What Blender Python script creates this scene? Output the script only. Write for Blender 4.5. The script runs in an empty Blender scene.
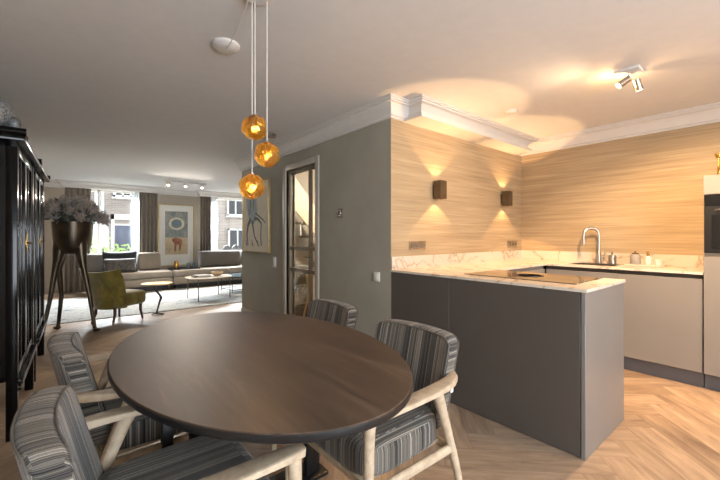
import bpy, bmesh, math, random
from mathutils import Vector, Matrix, noise
random.seed(7)
PI = math.pi
S = bpy.context.scene
COL = S.collection

# ------------------------------------------------------------------ camera
CAM_H = 1.25
cd = bpy.data.cameras.new('camera')
cd.sensor_width = 36.0
cd.lens = 18.0
cd.shift_y = -4.0 / 720.0
cd.clip_start = 0.02
cam = bpy.data.objects.new('camera', cd)
COL.objects.link(cam)
cam.location = (0, 0, CAM_H)
cam.rotation_euler = (PI / 2, 0, -math.radians(39.6))
S.camera = cam

# ------------------------------------------------------------------ view + world
S.view_settings.view_transform = 'Standard'
S.view_settings.look = 'None'
S.view_settings.gamma = 1.0
S.view_settings.use_curve_mapping = False
S.view_settings.exposure = 0.5
S.cycles.use_denoising = True
S.cycles.max_bounces = 10
S.cycles.diffuse_bounces = 5
S.cycles.transparent_max_bounces = 16
S.cycles.caustics_reflective = False
S.cycles.caustics_refractive = False
S.cycles.sample_clamp_indirect = 6.0

W = bpy.data.worlds.new('overcast_sky')
S.world = W
W.use_nodes = True
bg = W.node_tree.nodes['Background']
bg.inputs['Color'].default_value = (0.88, 0.94, 1.0, 1)
bg.inputs['Strength'].default_value = 1.9

WARM = (1.0, 0.57, 0.25)
WARM2 = (1.0, 0.66, 0.37)
DAY = (0.90, 0.95, 1.0)


def area(name, loc, target, sx, sy, energy, color):
    l = bpy.data.lights.new(name, 'AREA')
    l.shape = 'RECTANGLE'
    l.size, l.size_y, l.energy, l.color = sx, sy, energy, color
    o = bpy.data.objects.new(name, l)
    COL.objects.link(o)
    o.location = loc
    d = Vector(target) - Vector(loc)
    o.rotation_euler = d.to_track_quat('-Z', 'Y').to_euler()
    return o


# daylight: sky seen through the street windows and through the garden doors behind the camera
area('street_daylight_window', (0.95, 10.95, 3.0), (1.9, 6.6, 0.6), 1.8, 1.0, 1950, DAY)
area('street_daylight_window', (3.9, 10.95, 3.0), (3.6, 7.2, 0.3), 2.2, 1.0, 1950, DAY)
area('garden_daylight_doors', (.75, -2.45, 1.3), (.75, 2.0, 1.3), 2.3, 2.0, 172, (0.84, 0.92, 1.0))


# ------------------------------------------------------------------ materials
def lin(c):
    if isinstance(c, str):
        c = c.lstrip('#')
        c = [int(c[i:i + 2], 16) / 255 for i in (0, 2, 4)]
    return tuple((x / 12.92 if x <= .04045 else ((x + .055) / 1.055) ** 2.4) for x in c) + (1.0,)


class NT:
    """little helper around a material's node tree"""

    def __init__(s, name):
        s.m = bpy.data.materials.new(name)
        s.m.use_nodes = True
        s.t = s.m.node_tree
        s.b = s.t.nodes['Principled BSDF']

    def n(s, kind, **kw):
        x = s.t.nodes.new(kind)
        for k, v in kw.items():
            setattr(x, k, v)
        return x

    def l(s, a, b):
        s.t.links.new(a, b)

    def put(s, sock, v):
        if isinstance(v, bpy.types.NodeSocket):
            s.l(v, sock)
        else:
            sock.default_value = v

    def math(s, op, a, b=0.0, c=None):
        x = s.n('ShaderNodeMath', operation=op)
        s.put(x.inputs[0], a)
        s.put(x.inputs[1], b)
        if c is not None:
            s.put(x.inputs[2], c)
        return x.outputs[0]

    def mix(s, f, a, b, blend='MIX'):
        x = s.n('ShaderNodeMix', data_type='RGBA', blend_type=blend)
        s.put(x.inputs[0], f)
        s.put(x.inputs[6], a)
        s.put(x.inputs[7], b)
        return x.outputs[2]

    def coord(s, kind='Object', scale=(1, 1, 1), rot=(0, 0, 0), loc=(0, 0, 0)):
        t = s.n('ShaderNodeTexCoord')
        m = s.n('ShaderNodeMapping')
        m.inputs['Scale'].default_value = scale
        m.inputs['Rotation'].default_value = rot
        m.inputs['Location'].default_value = loc
        s.l(t.outputs[kind], m.inputs['Vector'])
        return m.outputs[0]

    def noise(s, vec, scale=5, detail=3, rough=.5, dist=0.0):
        x = s.n('ShaderNodeTexNoise')
        x.inputs['Scale'].default_value = scale
        x.inputs['Detail'].default_value = detail
        x.inputs['Roughness'].default_value = rough
        x.inputs['Distortion'].default_value = dist
        if vec is not None:
            s.l(vec, x.inputs['Vector'])
        return x.outputs['Fac']

    def ramp(s, f, stops, interp='LINEAR'):
        x = s.n('ShaderNodeValToRGB')
        x.color_ramp.interpolation = interp
        e = x.color_ramp.elements
        while len(e) < len(stops):
            e.new(0.5)
        for i, (p, c) in enumerate(stops):
            e[i].position = p
            e[i].color = lin(c) if isinstance(c, str) else c
        s.put(x.inputs[0], f)
        return x.outputs[0]

    def bump(s, h, strength=.2, dist=.01):
        x = s.n('ShaderNodeBump')
        x.inputs['Strength'].default_value = strength
        x.inputs['Distance'].default_value = dist
        s.l(h, x.inputs['Height'])
        s.l(x.outputs[0], s.b.inputs['Normal'])

    def set(s, **kw):
        names = dict(color='Base Color', rough='Roughness', metal='Metallic', spec='Specular IOR Level', coat='Coat Weight',
                     sheen='Sheen Weight', trans='Transmission Weight', ior='IOR', emit='Emission Color', es='Emission Strength', alpha='Alpha')
        for k, v in kw.items():
            s.put(s.b.inputs[names[k]], v)
        return s.m


def plain(name, c, rough=.5, metal=0.0, var=.06, scale=12, spec=.5, **kw):
    n = NT(name)
    f = n.noise(n.coord(), scale, 4)
    base = lin(c)
    lo = tuple(max(0, x * (1 - var * 2)) for x in base[:3]) + (1,)
    hi = tuple(min(1, x * (1 + var * 2)) for x in base[:3]) + (1,)
    col = n.ramp(f, [(.3, lo), (.7, hi)])
    return n.set(color=col, rough=rough, metal=metal, spec=spec, **kw)


def fabric(name, c, var=.12, scale=60, rough=.9, sheen=.2):
    n = NT(name)
    v = n.coord()
    f = n.noise(v, scale, 4, .7)
    g = n.noise(v, 4, 2)
    base = lin(c)
    lo = tuple(x * (1 - var * 2) for x in base[:3]) + (1,)
    hi = tuple(min(1, x * (1 + var * 2)) for x in base[:3]) + (1,)
    col = n.ramp(n.math('ADD', n.math('MULTIPLY', f, .6), n.math('MULTIPLY', g, .4)), [(.35, lo), (.65, hi)])
    n.bump(f, .3, .003)
    return n.set(color=col, rough=rough, sheen=sheen, spec=.2)


def emitter(name, c, strength):
    n = NT(name)
    return n.set(color=lin('#ffffff'), emit=tuple(c) + (1,), es=strength, rough=.5)


def thin_glass(name, tint=(1, 1, 1), refl=.12):
    n = NT(name)
    n.t.nodes.remove(n.b)
    tr = n.n('ShaderNodeBsdfTransparent')
    tr.inputs[0].default_value = tuple(tint) + (1,)
    gl = n.n('ShaderNodeBsdfGlossy')
    gl.inputs['Roughness'].default_value = .03
    fr = n.n('ShaderNodeLayerWeight')
    fr.inputs['Blend'].default_value = .5
    mx = n.n('ShaderNodeMixShader')
    n.l(n.math('ADD', n.math('MULTIPLY', n.math('POWER', fr.outputs['Facing'], 4.0), .6), refl * .3), mx.inputs[0])
    n.l(tr.outputs[0], mx.inputs[1])
    n.l(gl.outputs[0], mx.inputs[2])
    n.l(mx.outputs[0], n.t.nodes['Material Output'].inputs[0])
    return n.m


def sheer(name, c, opacity):
    n = NT(name)
    n.t.nodes.remove(n.b)
    tr = n.n('ShaderNodeBsdfTransparent')
    tl = n.n('ShaderNodeBsdfTranslucent')
    tl.inputs[0].default_value = lin(c)
    df = n.n('ShaderNodeBsdfDiffuse')
    df.inputs[0].default_value = lin(c)
    m1 = n.n('ShaderNodeMixShader')
    m1.inputs[0].default_value = .5
    n.l(tl.outputs[0], m1.inputs[1]); n.l(df.outputs[0], m1.inputs[2])
    m2 = n.n('ShaderNodeMixShader')
    m2.inputs[0].default_value = opacity
    n.l(tr.outputs[0], m2.inputs[1]); n.l(m1.outputs[0], m2.inputs[2])
    n.l(m2.outputs[0], n.t.nodes['Material Output'].inputs[0])
    return n.m


def herringbone():
    n = NT('oak_herringbone')
    wd, N = .175, 5
    v = n.coord('Object', (1 / wd, 1 / wd, 1), (0, 0, math.radians(45)), (.37, .61, 0))
    sp = n.n('ShaderNodeSeparateXYZ')
    n.l(v, sp.inputs[0])
    u, w = sp.outputs[0], sp.outputs[1]
    i, j = n.math('FLOOR', u), n.math('FLOOR', w)
    fu, fw = n.math('SUBTRACT', u, i), n.math('SUBTRACT', w, j)
    k = n.math('FLOORED_MODULO', n.math('SUBTRACT', i, j), 2 * N)
    hor = n.math('LESS_THAN', k, N - .5)
    ver = n.math('SUBTRACT', 1, hor)
    kv = n.math('SUBTRACT', 2 * N - 1, k)
    sel = lambda a, b: n.math('ADD', n.math('MULTIPLY', hor, a), n.math('MULTIPLY', ver, b))
    px = sel(n.math('SUBTRACT', i, k), i)
    py = sel(j, n.math('SUBTRACT', j, kv))
    along = sel(n.math('ADD', k, fu), n.math('ADD', kv, fw))
    across = sel(fw, fu)
    cid = n.n('ShaderNodeCombineXYZ')
    n.l(px, cid.inputs[0]); n.l(py, cid.inputs[1]); n.l(hor, cid.inputs[2])
    wn = n.n('ShaderNodeTexWhiteNoise', noise_dimensions='3D')
    n.l(cid.outputs[0], wn.inputs['Vector'])
    rnd = wn.outputs['Value']
    gv = n.n('ShaderNodeCombineXYZ')
    n.l(n.math('ADD', n.math('MULTIPLY', along, .35), n.math('MULTIPLY', rnd, 37.0)), gv.inputs[0])
    n.l(n.math('MULTIPLY', across, 2.2), gv.inputs[1])
    n.l(n.math('MULTIPLY', rnd, 91.0), gv.inputs[2])
    grain = n.noise(gv.outputs[0], 1.6, 6, .62, .6)
    fine = n.n('ShaderNodeCombineXYZ')
    n.l(n.math('ADD', n.math('MULTIPLY', along, 1.0), n.math('MULTIPLY', rnd, 11.0)), fine.inputs[0])
    n.l(n.math('MULTIPLY', across, 26.0), fine.inputs[1])
    fg = n.noise(fine.outputs[0], 1.0, 4, .6)
    col = n.ramp(grain, [(.28, '#776455'), (.45, '#95806c'), (.58, '#a48e78'), (.75, '#b39d85')])
    col = n.mix(n.math('MULTIPLY', n.math('SUBTRACT', fg, .45), .55), col, lin('#6f5a48'))
    tone = n.ramp(rnd, [(0, (.78, .76, .74, 1)), (.5, (1, 1, 1, 1)), (1, (1.16, 1.14, 1.1, 1))])
    col = n.mix(1.0, col, tone, 'MULTIPLY')
    e1 = n.math('MINIMUM', across, n.math('SUBTRACT', 1, across))
    e2 = n.math('MINIMUM', along, n.math('SUBTRACT', N, along))
    edge = n.math('LESS_THAN', n.math('MINIMUM', e1, e2), .012)
    col = n.mix(n.math('MULTIPLY', edge, .38), col, lin('#4c382a'))
    n.set(color=col, rough=n.math('ADD', .30, n.math('MULTIPLY', grain, .22)), spec=.45)
    n.bump(n.math('SUBTRACT', n.math('MULTIPLY', grain, .3), edge), .25, .002)
    return n.m


def grasscloth():
    n = NT('grasscloth_wallpaper')
    t = n.coord('Object', (1.8, 1.8, 95))
    f = n.noise(t, 1.0, 5, .62, .1)
    t2 = n.coord('Object', (1.1, 1.1, 30))
    g = n.noise(t2, 1.0, 3, .5)
    h = n.math('ADD', n.math('MULTIPLY', f, .62), n.math('MULTIPLY', g, .38))
    col = n.ramp(h, [(.30, '#8f7d63'), (.45, '#a59072'), (.55, '#b09b7c'), (.70, '#c2ae8e')])
    n.bump(f, .25, .004)
    return n.set(color=col, rough=.75, spec=.25)


def marble(name='cream_marble'):
    n = NT(name)
    v = n.coord('Object', (1, 1, 1), (0, 0, .5))
    d = n.noise(v, 1.5, 5, .55, .9)
    vein = n.math('ABSOLUTE', n.math('SUBTRACT', d, .5))
    col = n.ramp(vein, [(0.0, '#9d8c7a'), (.006, '#bfb1a0'), (.02, '#d0c6b8'), (.3, '#d8cfc3')])
    big = n.noise(v, 1.1, 3)
    col = n.mix(n.math('MULTIPLY', big, .25), col, lin('#cdbba4'))
    return n.set(color=col, rough=.22, spec=.5)


def stripes():
    n = NT('striped_upholstery')
    uv = n.n('ShaderNodeUVMap', uv_map='UVMap')
    sp = n.n('ShaderNodeSeparateXYZ')
    n.l(uv.outputs[0], sp.inputs[0])
    nz = n.n('ShaderNodeTexNoise', noise_dimensions='1D')
    nz.inputs['Scale'].default_value = 62
    nz.inputs['Detail'].default_value = 3
    nz.inputs['Roughness'].default_value = .85
    n.l(sp.outputs[0], nz.inputs['W'])
    nb = n.n('ShaderNodeTexNoise', noise_dimensions='1D')
    nb.inputs['Scale'].default_value = 13
    nb.inputs['Detail'].default_value = 1
    n.l(sp.outputs[0], nb.inputs['W'])
    f = n.math('ADD', n.math('MULTIPLY', nz.outputs['Fac'], .72), n.math('MULTIPLY', nb.outputs['Fac'], .28))
    col = n.ramp(f, [(0, '#242324'), (.38, '#494643'), (.43, '#2f2e2f'), (.47, '#666259'), (.505, '#4d4a46'), (.535, '#7c7469'),
                     (.565, '#565350'), (.60, '#aaa59d'), (.64, '#6b665f'), (.68, '#343334')], 'CONSTANT')
    wv = n.noise(n.coord(), 220, 2)
    n.bump(wv, .25, .002)
    return n.set(color=col, rough=.88, sheen=.15, spec=.2)


def brick(name, a, b, mortar):
    n = NT(name)
    v = n.coord('Object', (1, 1, 1), (PI / 2, 0, 0))
    x = n.n('ShaderNodeTexBrick')
    x.inputs['Color1'].default_value = lin(a)
    x.inputs['Color2'].default_value = lin(b)
    x.inputs['Mortar'].default_value = lin(mortar)
    x.inputs['Scale'].default_value = 1.0
    x.inputs['Brick Width'].default_value = .22
    x.inputs['Row Height'].default_value = .07
    x.inputs['Mortar Size'].default_value = .008
    n.l(v, x.inputs['Vector'])
    return n.set(color=x.outputs[0], rough=.9)


def table_wood():
    n = NT('smoked_oak')
    v = n.coord('Object', (26, 2.2, 2), (0, 0, -.12))
    f = n.noise(v, 1, 6, .65, .35)
    g = n.noise(n.coord('Object', (3, 1, 1)), 1.2, 3)
    h = n.math('ADD', n.math('MULTIPLY', f, .65), n.math('MULTIPLY', g, .35))
    col = n.ramp(h, [(.3, '#2c221a'), (.48, '#44362c'), (.56, '#4c3d32'), (.7, '#65554a')])
    n.bump(f, .18, .002)
    return n.set(color=col, rough=n.math('ADD', .40, n.math('MULTIPLY', f, .18)), spec=.42)


def oak_pale(name='pale_oak', a='#a3907a', b='#c4b39b'):
    n = NT(name)
    f = n.noise(n.coord('Object', (6, 6, 6)), 4, 6, .65, .6)
    col = n.ramp(f, [(.3, a), (.7, b)])
    return n.set(color=col, rough=.45, spec=.35)


def rug_mat():
    n = NT('abstract_rug')
    f = n.noise(n.coord('Object', (1.5, 2.6, 1), (0, 0, .4)), 1.6, 7, .7, 1.4)
    col = n.ramp(f, [(.36, '#68737b'), (.43, '#979c9e'), (.48, '#c2c1bc'), (.52, '#838e96'), (.56, '#c6c4bf'), (.61, '#999894'), (.7, '#bdb8b0')])
    n.bump(n.noise(n.coord(), 150, 2), .3, .004)
    return n.set(color=col, rough=.95, spec=.1)


def velvet(name, lo, hi):
    n = NT(name)
    f = n.noise(n.coord('Object', (1, 1, .8)), 7, 4, .6, .8)
    col = n.ramp(f, [(.3, lo), (.7, hi)])
    return n.set(color=col, rough=.8, sheen=.6, spec=.15)


M = dict(
    floor=herringbone(),
    paper=grasscloth(),
    ceil=plain('ceiling_paint', '#d3d3d3', .85, var=.01, spec=.2),
    white=plain('white_plaster_moulding', '#cfccc8', .6, var=.01, spec=.3),
    wall=plain('greige_wall_paint', '#9c998d', .75, var=.03, scale=3, spec=.3),
    wallfar=plain('sand_wall_paint', '#aca294', .8, var=.02, scale=3, spec=.2),
    casing=plain('greige_door_casing', '#aba598', .5, var=.02),
    marble=marble(),
    anth=plain('anthracite_cabinet_lacquer', '#524c47', .42, var=.02, scale=3, spec=.4),
    anthlit=plain('lit_end_panel_lacquer', '#77736f', .38, var=.02, scale=3, spec=.45),  # same grey as the fronts, with the light on the end panel in its colour
    taupe=plain('taupe_cabinet_lacquer', '#807b76', .42, var=.015, scale=3, spec=.4),
    plinth=plain('dark_grey_plinth', '#5b5a5c', .5, var=.03),
    recess=plain('dark_bronze_recess', '#3a322b', .45),
    black=plain('black_lacquer', '#060506', .14, var=.05, spec=.22),
    blackmetal=plain('black_powder_coat', '#131315', .4, var=.05),
    hobglass=plain('hob_glass', '#100d0b', .05, var=.01, spec=1.0, coat=1.0),
    blackglass=plain('black_glass', '#0b0b0c', .04, var=.01, spec=1.0),
    steel=plain('brushed_steel', '#b5aea6', .28, 1.0, var=.03),
    chrome=plain('polished_chrome', '#c9c8c6', .12, 1.0, var=.02),
    bronze=plain('dark_bronze_metal', '#6a5a45', .38, .6, var=.06),
    frame=plain('bronze_door_frame', '#7d7262', .4, .1, var=.04),
    brass=plain('brass', '#c59a4e', .25, 1.0, var=.04),
    gold=plain('pale_gold_frame', '#b8a274', .4, .6, var=.05),
    table=table_wood(),
    oak=oak_pale(),
    oakdark=oak_pale('walnut_legs', '#3c271b', '#5a3d2a'),
    stripe=stripes(),
    piping=plain('fabric_piping', '#5c5752', .8),
    velvet=velvet('olive_velvet', '#5c5222', '#8d803b'),
    blackvelvet=velvet('black_velvet', '#16181a', '#2a2c2e'),
    sofa=fabric('sofa_woven_taupe', '#847a6d', .08),
    sofadark=fabric('sofa_woven_grey', '#6d6862', .08),
    curtain=fabric('curtain_greybrown', '#807569', .08, 30),
    sheer=sheer('sheer_voile', '#e6edf2', .45),
    rug=rug_mat(),
    glass=thin_glass('clear_window_glass'),
    doorglass=thin_glass('clear_door_glass', (.96, .97, .96), .1),
    plastic=plain('white_plastic', '#d8d4cd', .4, var=.01),
    greyplastic=plain('grey_outlet_plastic', '#6f655a', .45, var=.02),
    paperwhite=plain('passepartout', '#dedbd4', .8, var=.01),
    ceramic=plain('stoneware_grey', '#9a938a', .55, var=.08),
    blueglass=plain('smoky_blue_glass', '#7d95a0', .12, var=.05, trans=.5),
    leaf=velvet('shrub_leaf', '#58793b', '#a5c272'),
    darkleaf=velvet('dried_leaf', '#23261f', '#4a4a3c'),
    petal=velvet('dried_hydrangea', '#6e6259', '#aa9c90'),
    brickA=brick('brown_grey_brick', '#7d7570', '#8e867f', '#a39c95'),
    brickB=brick('pale_brick', '#9f968d', '#b3aaa1', '#c2bbb3'),
    whitepaint=plain('white_gloss_paint', '#e9e9e6', .4, var=.01),
    navy=plain('navy_door_paint', '#3d4a61', .4, var=.05),
    street=plain('street_paving', '#8c8a86', .9, var=.1),
)


# ------------------------------------------------------------------ mesh builder
class MB:
    def __init__(s):
        s.bm = bmesh.new()
        s.uv = s.bm.loops.layers.uv.new('UVMap')

    def box(s, a, b, bev=0.0, seg=2, rot=0.0, piv=None):
        r = bmesh.ops.create_cube(s.bm, size=1.0)
        vs = r['verts']
        a, b = Vector(a), Vector(b)
        c, d = (a + b) / 2, b - a
        for v in vs:
            v.co = Vector((v.co.x * d.x, v.co.y * d.y, v.co.z * d.z)) + c
        if bev > 0:
            es = {e for v in vs for e in v.link_edges}
            q = bmesh.ops.bevel(s.bm, geom=list(es), offset=min(bev, min(abs(x) for x in d) * .49), segments=seg, affect='EDGES', profile=.5)
            vs = list({v for f in q['faces'] for v in f.verts} | {v for v in vs if v.is_valid})
            # collect the whole island
            todo, seen = list(vs), set(vs)
            while todo:
                x = todo.pop()
                for e in x.link_edges:
                    o = e.other_vert(x)
                    if o not in seen:
                        seen.add(o); todo.append(o)
            vs = list(seen)
        if rot:
            R = Matrix.Rotation(rot, 3, 'Z')
            p = Vector(piv) if piv else c
            for v in vs:
                v.co = R @ (v.co - p) + p
        return vs

    def xf(s, vs, mat):
        for v in vs:
            v.co = mat @ v.co
        return vs

    def ring(s, pts):
        return [s.bm.verts.new(p) for p in pts]

    def skin(s, rings, close=True, cap=True):
        n = len(rings[0])
        for r0, r1 in zip(rings, rings[1:]):
            for i in range(n if close else n - 1):
                k = (i + 1) % n
                try:
                    s.bm.faces.new((r0[i], r0[k], r1[k], r1[i]))
                except ValueError:
                    pass
        if cap and close:
            for r, rev in ((rings[0], True), (rings[-1], False)):
                try:
                    s.bm.faces.new(list(reversed(r)) if rev else r)
                except ValueError:
                    pass
        return [v for r in rings for v in r]

    def tube(s, path, rad, n=10, up=(0, 0, 1), wh=None, p=2.0):
        """sweep a circle or a superellipse (wh = list of (half width, half height)) along a path"""
        P = [Vector(q) for q in path]
        if not isinstance(rad, (list, tuple)):
            rad = [rad] * len(P)
        rings = []
        prev = None
        for i, q in enumerate(P):
            t = (P[min(i + 1, len(P) - 1)] - P[max(i - 1, 0)]).normalized()
            u = Vector(up) if prev is None or wh else prev
            if abs(t.dot(u)) > .98:
                u = Vector((1, 0, 0)) if abs(t.x) < .9 else Vector((0, 1, 0))
            side = t.cross(u).normalized()
            u = side.cross(t).normalized()
            prev = u
            r = []
            for k in range(n):
                a = 2 * PI * k / n
                c, d = math.cos(a), math.sin(a)
                if wh:
                    c = math.copysign(abs(c) ** (2 / p), c); d = math.copysign(abs(d) ** (2 / p), d)
                    r.append(q + side * c * wh[i][0] + u * d * wh[i][1])
                else:
                    r.append(q + (side * c + u * d) * rad[i])
            rings.append(s.ring(r))
        return s.skin(rings)

    def cyl(s, p0, p1, r0, r1=None, n=16):
        return s.tube([p0, p1], [r0, r0 if r1 is None else r1], n)

    def lathe(s, prof, c=(0, 0, 0), n=24, sx=1.0, sy=1.0):
        rings = []
        for r, z in prof:
            r = max(r, 1e-4)
            rings.append(s.ring([(c[0] + sx * r * math.cos(2 * PI * k / n), c[1] + sy * r * math.sin(2 * PI * k / n), c[2] + z) for k in range(n)]))
        return s.skin(rings)

    def prism(s, poly, z0, z1):
        return s.skin([s.ring([(x, y, z0) for x, y in poly]), s.ring([(x, y, z1) for x, y in poly])])

    def plate(s, pts, d):
        """a flat polygon of 3-D points given thickness along the vector d"""
        d = Vector(d)
        return s.skin([s.ring(pts), s.ring([Vector(p) + d for p in pts])])

    def sphere(s, c, r, sub=2, sc=(1, 1, 1)):
        q = bmesh.ops.create_icosphere(s.bm, subdivisions=sub, radius=r)
        for v in q['verts']:
            v.co = Vector((v.co.x * sc[0], v.co.y * sc[1], v.co.z * sc[2])) + Vector(c)
        return q['verts']

    def moulding(s, path, prof, z):
        """profile (offset, height) swept along a plan path with mitres; the room is on the path's right"""
        P = [Vector((x, y)) for x, y in path]
        rings = []
        for i, q in enumerate(P):
            ns = []
            for a, b in ((i - 1, i), (i, i + 1)):
                if a >= 0 and b < len(P):
                    d = (P[b] - P[a]).normalized()
                    ns.append(Vector((d.y, -d.x)))
            m = ns[0] if len(ns) == 1 else (ns[0] + ns[1]) / (1 + ns[0].dot(ns[1]))
            rings.append(s.ring([(q.x + m.x * o, q.y + m.y * o, z + h) for o, h in prof]))
        return s.skin(rings)

    def leaves(s, c, rad, n, size, shell=.5):
        c = Vector(c)
        for _ in range(n):
            d = Vector((random.gauss(0, 1), random.gauss(0, 1), random.gauss(0, 1))).normalized()
            r = random.uniform(shell, 1.0)
            p = c + Vector((d.x * rad[0], d.y * rad[1], d.z * rad[2])) * r
            a = Vector((random.gauss(0, 1), random.gauss(0, 1), random.gauss(0, 1))).normalized()
            b = a.orthogonal().normalized()
            t = size * random.uniform(.6, 1.2)
            vs = [s.bm.verts.new(p + x) for x in (-a * t, b * t * .45 - a * t * .1, a * t, -b * t * .45 - a * t * .1)]
            s.bm.faces.new(vs)

    def build(s, name, mat, parent=None, loc=None, angle=38, flat=False):
        bmesh.ops.recalc_face_normals(s.bm, faces=s.bm.faces[:])
        me = bpy.data.meshes.new(name)
        s.bm.to_mesh(me)
        s.bm.free()
        me.materials.append(M[mat] if isinstance(mat, str) else mat)
        if not flat:
            for p in me.polygons:
                p.use_smooth = True
            me.set_sharp_from_angle(angle=math.radians(angle))
        o = bpy.data.objects.new(name, me)
        COL.objects.link(o)
        if parent:
            o.parent = parent
        if loc:
            o.location = loc
        return o


def thing(name, label, cat, loc=(0, 0, 0), rz=0.0, group=None):
    o = bpy.data.objects.new(name, None)
    o.empty_display_size = .1
    COL.objects.link(o)
    o.location = loc
    o.rotation_euler = (0, 0, rz)
    return tag(o, label, cat, group)


def tag(o, label, cat, group=None):
    o['label'] = label
    o['category'] = cat
    if group:
        o['group'] = group
    return o


def struct(name, mb, mat, **kw):
    o = mb.build(name, mat, **kw)
    if 'parent' not in kw:
        o['kind'] = 'structure'
    return o


def copy_tree(o, parent=None):
    c = o.copy()
    COL.objects.link(c)
    if parent:
        c.parent = parent
    for ch in list(o.children):
        copy_tree(ch, c)
    return c


def spot(name, loc, target, energy, deg, color, blend=.15, size=.02, parent=None):
    l = bpy.data.lights.new(name, 'SPOT')
    l.energy, l.color, l.spot_size, l.spot_blend, l.shadow_soft_size = energy, color, math.radians(deg), blend, size
    o = bpy.data.objects.new(name, l)
    COL.objects.link(o)
    o.location = loc
    o.rotation_euler = (Vector(target) - Vector(loc)).to_track_quat('-Z', 'Y').to_euler()
    if parent:
        o.parent = parent
    return o


def softer(o):
    """unnatural linear falloff added to a lamp, so its light dies off more slowly"""
    l = o.data
    l.use_nodes = True
    t = l.node_tree
    f = t.nodes.new('ShaderNodeLightFalloff')
    f.inputs['Strength'].default_value = 1.0
    t.links.new(f.outputs['Linear'], t.nodes['Emission'].inputs['Strength'])
    return o


def point(name, loc, energy, color, size=.02, parent=None):
    l = bpy.data.lights.new(name, 'POINT')
    l.energy, l.color, l.shadow_soft_size = energy, color, size
    o = bpy.data.objects.new(name, l)
    COL.objects.link(o)
    o.location = loc
    if parent:
        o.parent = parent
    return o


# ------------------------------------------------------------------ the setting
XA, YB, XC, YF, XL, YK = 2.238, 2.276, 4.618, 10.3, -0.75, -2.3   # hall wall, kitchen side wall, kitchen rear wall, street wall, cabinet wall, garden wall
YE = 5.695                                                         # where the hall wall ends and the living room widens
ZC = 2.44
XR = 5.2

b = MB(); b.box((XL - .2, YK - .2, -.1), (XR + .4, YF + .3, 0)); struct('floor', b, 'floor')
b = MB(); b.box((XL - .2, YK - .2, ZC), (XR + .4, YF + .3, ZC + .12)); struct('ceiling', b, 'ceil')
b = MB(); b.box((XL - .15, YK - .15, 0), (XL, YF + .3, ZC)); struct('wall_left', b, 'wallfar')
# garden wall behind the camera: piers and lintel round wide glass doors
b = MB()
b.box((XL, YK - .15, 0), (-.5, YK, ZC)); b.box((2.0, YK - .15, 0), (XC + .15, YK, ZC)); b.box((-.5, YK - .15, 2.3), (2.0, YK, ZC))
struct('wall_back', b, 'wallfar')
b = MB(); b.box((XC, YK - .15, 0), (XC + .15, YB + .12, ZC)); struct('wall_kitchen_rear', b, 'paper')
b = MB(); b.box((XA + .0008, YB, 0), (XC, YB + .12, ZC)); struct('wall_kitchen_side', b, 'paper')
DY0, DY1, DZ = 3.50, 4.20, 2.09                                     # glazed door opening in the hall wall
b = MB()
b.box((XA, YB + .003, 0), (XA + .12, DY0, ZC)); b.box((XA, DY1, 0), (XA + .12, YE, ZC)); b.box((XA, DY0, DZ), (XA + .12, DY1, ZC))
struct('wall_hall', b, 'wall')
b = MB(); b.box((XA + .12, YE - .12, 0), (XR, YE, ZC)); struct('wall_hall_rear', b, 'wallfar')
b = MB(); b.box((XR, YB + .12, 0), (XR + .15, YF + .3, ZC)); b.box((XC + .15, YB, 0), (XR, YB + .12, ZC)); struct('wall_right', b, 'wallfar')
W1, W2, WZ0, WZ1 = (.12, 1.78), (2.95, 4.75), .68, 2.36
b = MB()
for x0, x1 in ((XL, W1[0]), (W1[1], W2[0]), (W2[1], XR)):
    b.box((x0, YF, 0), (x1, YF + .28, ZC))
for x0, x1 in (W1, W2):
    b.box((x0, YF, 0), (x1, YF + .28, WZ0)); b.box((x0, YF, WZ1), (x1, YF + .28, ZC))
struct('wall_far', b, 'wallfar')


def window(name, x0, x1, mulls):
    f = MB()
    y0, y1 = YF + .10, YF + .17
    for a, c in (((x0, y0, WZ0), (x0 + .07, y1, WZ1)), ((x1 - .07, y0, WZ0), (x1, y1, WZ1)), ((x0, y0, WZ0), (x1, y1, WZ0 + .07)), ((x0, y0, WZ1 - .07), (x1, y1, WZ1))):
        f.box(a, c, .006)
    for m in mulls:
        f.box((m - .03, y0, WZ0), (m + .03, y1, WZ1), .006)
    o = struct(name, f, 'whitepaint')
    p = MB(); p.box((x0 + .05, YF + .13, WZ0 + .05), (x1 - .05, YF + .138, WZ1 - .05)); p.build('pane', 'glass', o)
    q = MB(); q.box((x0 - .03, YF - .04, WZ0 - .03), (x1 + .03, YF + .1, WZ0), .006); q.build('window_sill', 'whitepaint', o)
    return o


window('window_1', W1[0], W1[1], (.66,))
window('window_2', W2[0], W2[1], (3.35,))
# garden doors (behind the camera)
f = MB()
for a in (-.5, .33, 1.16, 1.94):
    f.box((a, YK - .12, 0), (a + .06, YK - .05, 2.3), .005)
f.box((-.5, YK - .12, 2.23), (2.0, YK - .05, 2.3), .005); f.box((-.5, YK - .12, 0), (2.0, YK - .05, .08), .005)
o = struct('door_2', f, 'blackmetal')
p = MB(); p.box((-.45, YK - .09, .07), (1.95, YK - .083, 2.24)); p.build('pane', 'glass', o)

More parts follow.
